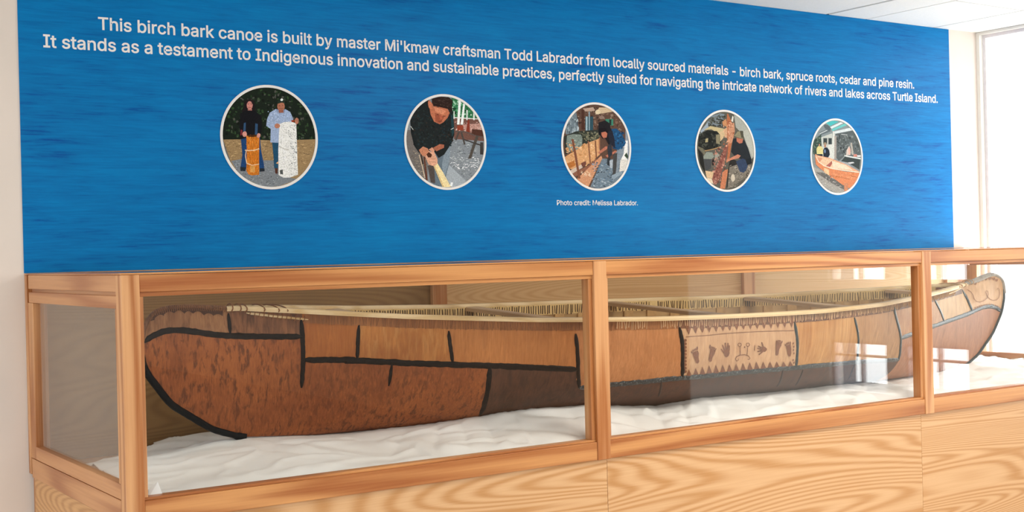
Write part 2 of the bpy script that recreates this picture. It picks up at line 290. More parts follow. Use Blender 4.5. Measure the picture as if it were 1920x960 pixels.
GLY = {" ":[187,[]],"'":[206,[[[78,318],[70,509],[136,509],[128,318]]]],",":[187,[[[38,-119],[68,71],[137,71],[84,-119]]]],"-":[453,[[[337,244],[337,188],[114,188],[114,244]]]],".":[187,[[[95,-4],[78,-1],[63,9],[53,24],[50,41],[53,59],[63,73],[78,83],[95,87],[113,83],[128,73],[138,59],[141,41],[138,24],[128,9],[113,-1]]]],":":[187,[[[95,-4],[78,-1],[63,9],[53,24],[50,41],[53,59],[63,73],[78,83],[95,87],[113,83],[128,73],[138,59],[141,41],[138,24],[128,9],[113,-1]],[[95,271],[78,274],[63,284],[53,299],[50,316],[53,334],[63,349],[78,359],[95,362],[113,359],[128,349],[138,334],[141,316],[138,299],[128,284],[113,274]]]],"I":[300,[[[31,0],[31,57],[118,57],[118,452],[31,452],[31,509],[269,509],[269,452],[183,452],[183,57],[269,57],[269,0]]]],"L":[393,[[[60,0],[60,509],[125,509],[125,57],[361,57],[361,0]]]],"M":[628,[[[60,0],[60,509],[152,509],[277,187],[287,159],[299,123],[311,84],[322,49],[307,49],[318,83],[330,121],[342,158],[352,187],[476,509],[568,509],[568,0],[504,0],[504,291],[504,327],[505,369],[506,413],[507,457],[513,457],[498,409],[482,363],[467,322],[456,291],[342,0],[286,0],[170,291],[159,321],[145,361],[129,408],[112,457],[119,457],[120,416],[121,372],[122,328],[122,291],[122,0]]]],"P":[444,[[[60,0],[60,509],[235,509],[289,503],[332,487],[366,462],[390,430],[404,391],[409,348],[404,304],[390,265],[366,233],[332,207],[289,191],[235,186],[109,186],[109,242],[233,242],[269,246],[297,256],[318,272],[333,294],[342,319],[344,348],[342,376],[333,402],[318,423],[297,439],[268,449],[232,452],[125,452],[125,0]]]],"T":[448,[[[32,452],[32,509],[417,509],[417,452],[257,452],[257,0],[193,0],[193,452]]]],"a":[389,[[[160,-9],[126,-5],[94,5],[68,22],[48,45],[35,73],[30,108],[34,138],[43,161],[58,179],[78,193],[100,203],[125,211],[178,220],[234,227],[252,230],[265,235],[273,243],[276,255],[276,257],[273,279],[267,297],[256,311],[240,322],[220,329],[196,331],[171,329],[149,322],[132,313],[118,301],[107,288],[100,274],[41,291],[57,322],[79,346],[104,364],[133,375],[163,382],[194,384],[215,383],[239,379],[263,372],[286,360],[306,343],[322,320],[333,290],[337,251],[337,0],[277,0],[277,52],[272,52],[264,38],[252,25],[236,12],[215,1],[190,-6]],[[170,45],[202,49],[228,59],[248,74],[263,93],[272,115],[276,138],[276,190],[270,186],[259,182],[231,176],[200,171],[175,168],[154,164],[134,159],[117,150],[103,139],[95,124],[92,105],[94,87],[102,72],[114,61],[130,52],[149,47]]]],"b":[424,[[[229,-8],[198,-5],[172,4],[153,17],[138,31],[118,59],[112,59],[112,0],[53,0],[53,509],[114,509],[114,319],[118,319],[137,346],[152,360],[171,373],[197,381],[229,384],[274,378],[313,361],[345,332],[370,293],[385,245],[390,189],[385,133],[370,84],[346,45],[313,16],[274,-2]],[[220,47],[253,51],[279,66],[301,88],[316,117],[325,151],[328,189],[325,227],[316,261],[301,290],[280,311],[253,325],[220,330],[188,325],[161,312],[140,291],[125,263],[116,229],[113,189],[116,150],[125,115],[140,86],[162,65],[188,51]]]],"c":[395,[[[207,-8],[159,-2],[117,16],[82,46],[56,85],[40,133],[34,187],[40,243],[56,291],[82,330],[117,360],[159,378],[207,384],[234,383],[260,377],[284,368],[305,356],[324,341],[340,322],[353,301],[362,277],[303,262],[298,276],[290,289],[281,301],[270,311],[257,319],[242,325],[226,329],[207,330],[173,325],[145,310],[124,287],[108,258],[99,224],[96,187],[99,151],[108,117],[124,89],[145,66],[173,51],[207,46],[226,48],[243,52],[258,58],[271,66],[282,76],[292,89],[299,102],[304,117],[363,102],[354,78],[341,56],[325,37],[306,21],[285,9],[261,-1],[235,-6]]]],"d":[424,[[[195,-8],[151,-2],[111,16],[79,45],[55,84],[39,133],[34,189],[39,245],[55,293],[79,332],[112,361],[151,378],[196,384],[228,381],[253,373],[272,360],[287,346],[306,319],[311,319],[311,509],[372,509],[372,0],[313,0],[313,59],[307,59],[287,31],[272,17],[252,4],[227,-5]],[[205,47],[236,51],[263,65],[284,86],[299,115],[309,150],[312,189],[309,229],[300,263],[284,291],[263,312],[237,325],[205,330],[172,325],[145,311],[124,290],[108,261],[99,227],[96,189],[99,151],[109,117],[124,88],[145,66],[172,51]]]],"e":[403,[[[212,-8],[161,-2],[117,16],[82,46],[56,85],[40,132],[34,187],[39,242],[55,290],[81,329],[115,359],[157,378],[205,384],[236,382],[266,374],[294,361],[319,341],[341,315],[357,282],[368,242],[371,194],[371,169],[75,169],[75,221],[338,221],[310,202],[307,237],[298,269],[283,294],[263,314],[237,326],[205,330],[173,326],[146,313],[125,294],[109,270],[99,241],[96,211],[96,178],[100,139],[110,106],[128,80],[151,61],[179,50],[212,46],[234,48],[254,53],[271,61],[285,73],[297,88],[306,105],[365,91],[353,63],[335,39],[311,19],[283,4],[249,-5]]]],"f":[253,[[[228,379],[228,327],[6,327],[6,379]],[[81,0],[81,432],[84,461],[96,486],[113,505],[135,519],[161,527],[187,530],[207,529],[222,527],[243,521],[227,468],[215,472],[195,474],[171,470],[154,460],[145,443],[142,419],[142,0]]]],"g":[425,[[[207,-151],[168,-148],[134,-140],[105,-127],[82,-110],[64,-91],[51,-69],[101,-41],[122,-66],[136,-78],[154,-88],[178,-95],[207,-97],[249,-92],[282,-75],[304,-47],[311,-6],[311,68],[306,68],[287,41],[272,28],[252,16],[227,8],[195,5],[152,10],[113,27],[80,53],[55,90],[39,136],[34,191],[39,246],[55,293],[80,332],[112,361],[152,378],[196,384],[228,382],[253,373],[273,360],[288,346],[308,319],[313,319],[313,379],[372,379],[372,-9],[367,-54],[350,-90],[324,-117],[291,-136],[251,-147]],[[205,59],[237,63],[264,75],[285,95],[300,121],[309,154],[312,193],[309,231],[300,264],[285,291],[264,312],[237,325],[205,330],[172,325],[145,312],[124,290],[109,262],[99,229],[96,193],[99,155],[109,123],[124,96],[145,76],[172,63]]]],"h":[410,[[[114,227],[114,0],[53,0],[53,509],[114,509],[114,287],[102,287],[124,332],[152,362],[187,379],[227,384],[264,380],[295,369],[321,349],[341,321],[353,285],[357,240],[357,0],[296,0],[296,235],[290,275],[273,304],[246,323],[210,329],[184,326],[161,317],[141,303],[126,283],[117,257]]]],"i":[166,[[[53,0],[53,379],[114,379],[114,0]],[[84,443],[67,446],[54,455],[44,468],[41,483],[44,499],[54,512],[67,521],[84,524],[100,521],[114,512],[123,499],[126,483],[123,468],[114,455],[100,446]]]],"k":[380,[[[110,137],[110,212],[121,212],[284,379],[360,379],[184,199],[177,199]],[[53,0],[53,509],[114,509],[114,0]],[[294,0],[148,186],[191,229],[372,0]]]],"l":[189,[[[139,-2],[101,3],[74,20],[58,47],[53,84],[53,509],[114,509],[114,99],[115,77],[120,62],[130,54],[146,52],[160,53],[170,54],[181,3],[162,-1]]]],"m":[609,[[[53,0],[53,379],[112,379],[112,295],[108,295],[118,323],[132,346],[151,363],[172,376],[195,384],[219,386],[257,380],[287,361],[309,331],[321,295],[312,295],[322,321],[337,343],[357,361],[381,375],[407,383],[437,386],[468,383],[497,372],[522,354],[541,328],[553,296],[557,255],[557,0],[496,0],[496,254],[490,289],[473,313],[447,326],[419,330],[395,328],[374,320],[358,307],[345,290],[338,270],[335,247],[335,0],[274,0],[274,260],[269,288],[253,311],[229,326],[199,330],[178,328],[158,320],[140,307],[126,289],[117,266],[114,238],[114,0]]]],"n":[409,[[[114,227],[114,0],[53,0],[53,379],[112,379],[112,287],[102,287],[124,332],[152,362],[187,379],[227,384],[264,380],[295,369],[321,349],[341,321],[353,285],[357,240],[357,0],[296,0],[296,235],[290,275],[273,304],[246,323],[210,329],[184,326],[161,317],[141,303],[126,283],[117,257]]]],"o":[415,[[[207,-8],[159,-2],[117,16],[82,46],[56,85],[40,133],[34,187],[40,243],[56,291],[82,330],[117,360],[159,378],[207,384],[256,378],[299,360],[333,330],[359,291],[376,243],[381,187],[376,133],[359,85],[333,46],[299,16],[256,-2]],[[207,46],[242,51],[270,66],[292,89],[307,117],[316,151],[319,187],[316,224],[307,258],[292,287],[270,310],[242,325],[207,330],[173,325],[145,310],[124,287],[108,258],[99,224],[96,187],[99,151],[108,117],[124,89],[145,66],[173,51]]]],"p":[424,[[[53,-143],[53,379],[112,379],[112,319],[118,319],[137,346],[152,360],[171,373],[197,381],[229,384],[274,378],[313,361],[345,332],[370,293],[385,245],[390,189],[385,133],[370,84],[346,45],[313,16],[274,-2],[229,-8],[198,-5],[173,4],[153,17],[138,31],[118,59],[114,59],[114,-143]],[[220,47],[253,51],[279,66],[301,88],[316,117],[325,151],[328,189],[325,227],[316,261],[301,290],[280,311],[253,325],[220,330],[188,325],[161,312],[140,291],[125,263],[116,229],[113,189],[116,150],[125,115],[140,86],[162,65],[188,51]]]],"r":[259,[[[53,0],[53,379],[112,379],[112,321],[115,321],[130,347],[152,367],[181,380],[213,385],[229,384],[243,384],[243,322],[230,324],[207,326],[182,323],[159,315],[140,301],[126,284],[117,262],[114,237],[114,0]]]],"s":[365,[[[182,-8],[145,-5],[112,3],[84,18],[62,38],[45,63],[36,94],[94,107],[105,79],[124,60],[150,49],[181,45],[217,50],[244,62],[262,81],[268,103],[265,121],[254,136],[237,147],[212,155],[149,170],[104,186],[72,208],[53,237],[47,274],[51,305],[65,332],[87,354],[115,370],[149,381],[187,384],[223,381],[254,372],[279,358],[299,339],[314,316],[324,290],[268,277],[258,298],[243,316],[219,328],[187,333],[156,329],[131,317],[114,299],[109,277],[112,258],[124,243],[144,232],[172,223],[229,209],[275,194],[306,171],[325,142],[331,107],[326,75],[312,47],[290,24],[260,6],[223,-5]]]],"t":[227,[[[204,379],[204,327],[6,327],[6,379]],[[65,471],[126,471],[126,98],[128,76],[136,61],[150,53],[170,50],[185,51],[202,54],[213,2],[192,-3],[168,-4],[125,2],[92,21],[72,52],[65,93]]]],"u":[410,[[[182,-5],[146,-1],[115,11],[89,31],[69,59],[57,95],[53,139],[53,379],[114,379],[114,144],[119,105],[137,75],[164,56],[200,50],[226,53],[249,62],[268,77],[283,97],[293,122],[296,153],[296,379],[357,379],[357,0],[298,0],[298,92],[307,92],[286,47],[257,17],[222,0]]]],"v":[389,[[[163,0],[17,379],[84,379],[165,155],[177,121],[187,87],[206,21],[184,21],[203,87],[213,121],[224,155],[305,379],[371,379],[226,0]]]],"w":[567,[[[138,0],[23,379],[87,379],[133,214],[154,137],[175,41],[165,41],[186,135],[206,214],[252,379],[316,379],[362,214],[382,136],[402,41],[391,41],[413,135],[434,214],[480,379],[545,379],[429,0],[368,0],[319,172],[305,225],[291,280],[277,338],[291,338],[277,280],[263,225],[248,172],[199,0]]]],"y":[389,[[[47,-139],[61,-86],[71,-87],[88,-90],[104,-89],[118,-84],[130,-74],[141,-58],[151,-36],[163,-1],[17,379],[84,379],[165,155],[177,121],[187,87],[206,21],[184,21],[202,87],[224,155],[305,379],[371,379],[204,-58],[191,-85],[177,-107],[159,-124],[139,-136],[117,-143],[91,-145],[65,-143]]]]}
def area2(p): return sum(p[i][0]*p[(i+1) % len(p)][1]-p[(i+1) % len(p)][0]*p[i][1] for i in range(len(p)))/2
def inside(pt, poly):
    c = False; x, y = pt
    for i in range(len(poly)):
        (x1, y1), (x2, y2) = poly[i], poly[i-1]
        if (y1 > y) != (y2 > y) and x < (x2-x1)*(y-y1)/(y2-y1)+x1: c = not c
    return c
def offset(p, d):
    n = len(p); out = []
    for i in range(n):
        a, b, c = Vector(p[i-1]), Vector(p[i]), Vector(p[(i+1) % n])
        e1 = (b-a); e2 = (c-b)
        if e1.length < 1e-6 or e2.length < 1e-6: out.append(p[i]); continue
        e1.normalize(); e2.normalize(); n1 = Vector((e1.y, -e1.x)); n2 = Vector((e2.y, -e2.x)); m_ = n1+n2
        if m_.length < .3: m_ = n1
        m_.normalize(); k_ = d/max(.5, m_.dot(n1)); out.append((b.x+m_.x*k_, b.y+m_.y*k_))
    return out
def glyph_tris(ch, bold):
    adv, sp = GLY[ch]; sp = [[tuple(q_) for q_ in p] for p in sp]
    if not sp: return adv, []
    big = max(sp, key=lambda p: abs(area2(p))); sgn = 1 if area2(big) > 0 else -1
    outs = [p for p in sp if area2(p)*sgn > 0]; holes = [p for p in sp if area2(p)*sgn <= 0]
    res = []
    for o_ in outs:
        hs = [h for h in holes if inside(h[0], o_)]
        loops = [offset(p, bold*sgn) for p in [o_]+hs]
        pts = [q_ for p in loops for q_ in p]
        tri = tessellate_polygon([[Vector((x, y, 0)) for x, y in p] for p in loops])
        res.append((pts, tri))
    return adv, res
textM = plain('white_lettering', lin('f0ece6'), .45, .2, .01)
def text_line(s, x0, x1, z, cap, tilt, bold=13):
    cx = 0; words = []
    for wd in s.split(' '):
        V = []; F = []
        for ch in wd:
            adv, parts = glyph_tris(ch, bold)
            for pts, tri in parts:
                n = len(V); V += [(cx+x, y) for x, y in pts]; F += [tuple(i+n for i in t_) for t_ in tri]
            cx += adv
        words.append((V, F)); cx += GLY[' '][0]
    xs_ = [x for V, F in words for x, y in V]; lo, hi = min(xs_), max(xs_); sx = (x1-x0)/(hi-lo); sz = cap/509
    o = bpy.data.objects.new('text_line', None); C.objects.link(o); o.parent = mural; o.location = (x0, -.0042, z-ZT); o['label'] = 'line of white lettering'
    for V, F in words:
        mesh('lettering', [((x-lo)*sx, -(i % 3)*.00002, y*sz+tilt*((x-lo)*sx-(x1-x0)/2)) for i, (x, y) in enumerate(V)], F, textM, o)
    return o
text_line("This birch bark canoe is built by master Mi'kmaw craftsman Todd Labrador from locally sourced materials - birch bark, spruce roots, cedar and pine resin.", .2666, 4.6188, 2.3755, .0425, .0053)
text_line("It stands as a testament to Indigenous innovation and sustainable practices, perfectly suited for navigating the intricate network of rivers and lakes across Turtle Island.", .0806, 4.8138, 2.3045, .0425, .0062)
text_line("Photo credit: Melissa Labrador.", 2.2177, 2.6715, 1.7565, .0215, .0, 10)
CEN = [(.8944, 2.0093), (1.6641, 2.0135), (2.4428, 2.016), (3.2220, 2.0167), (3.9960, 2.006)]
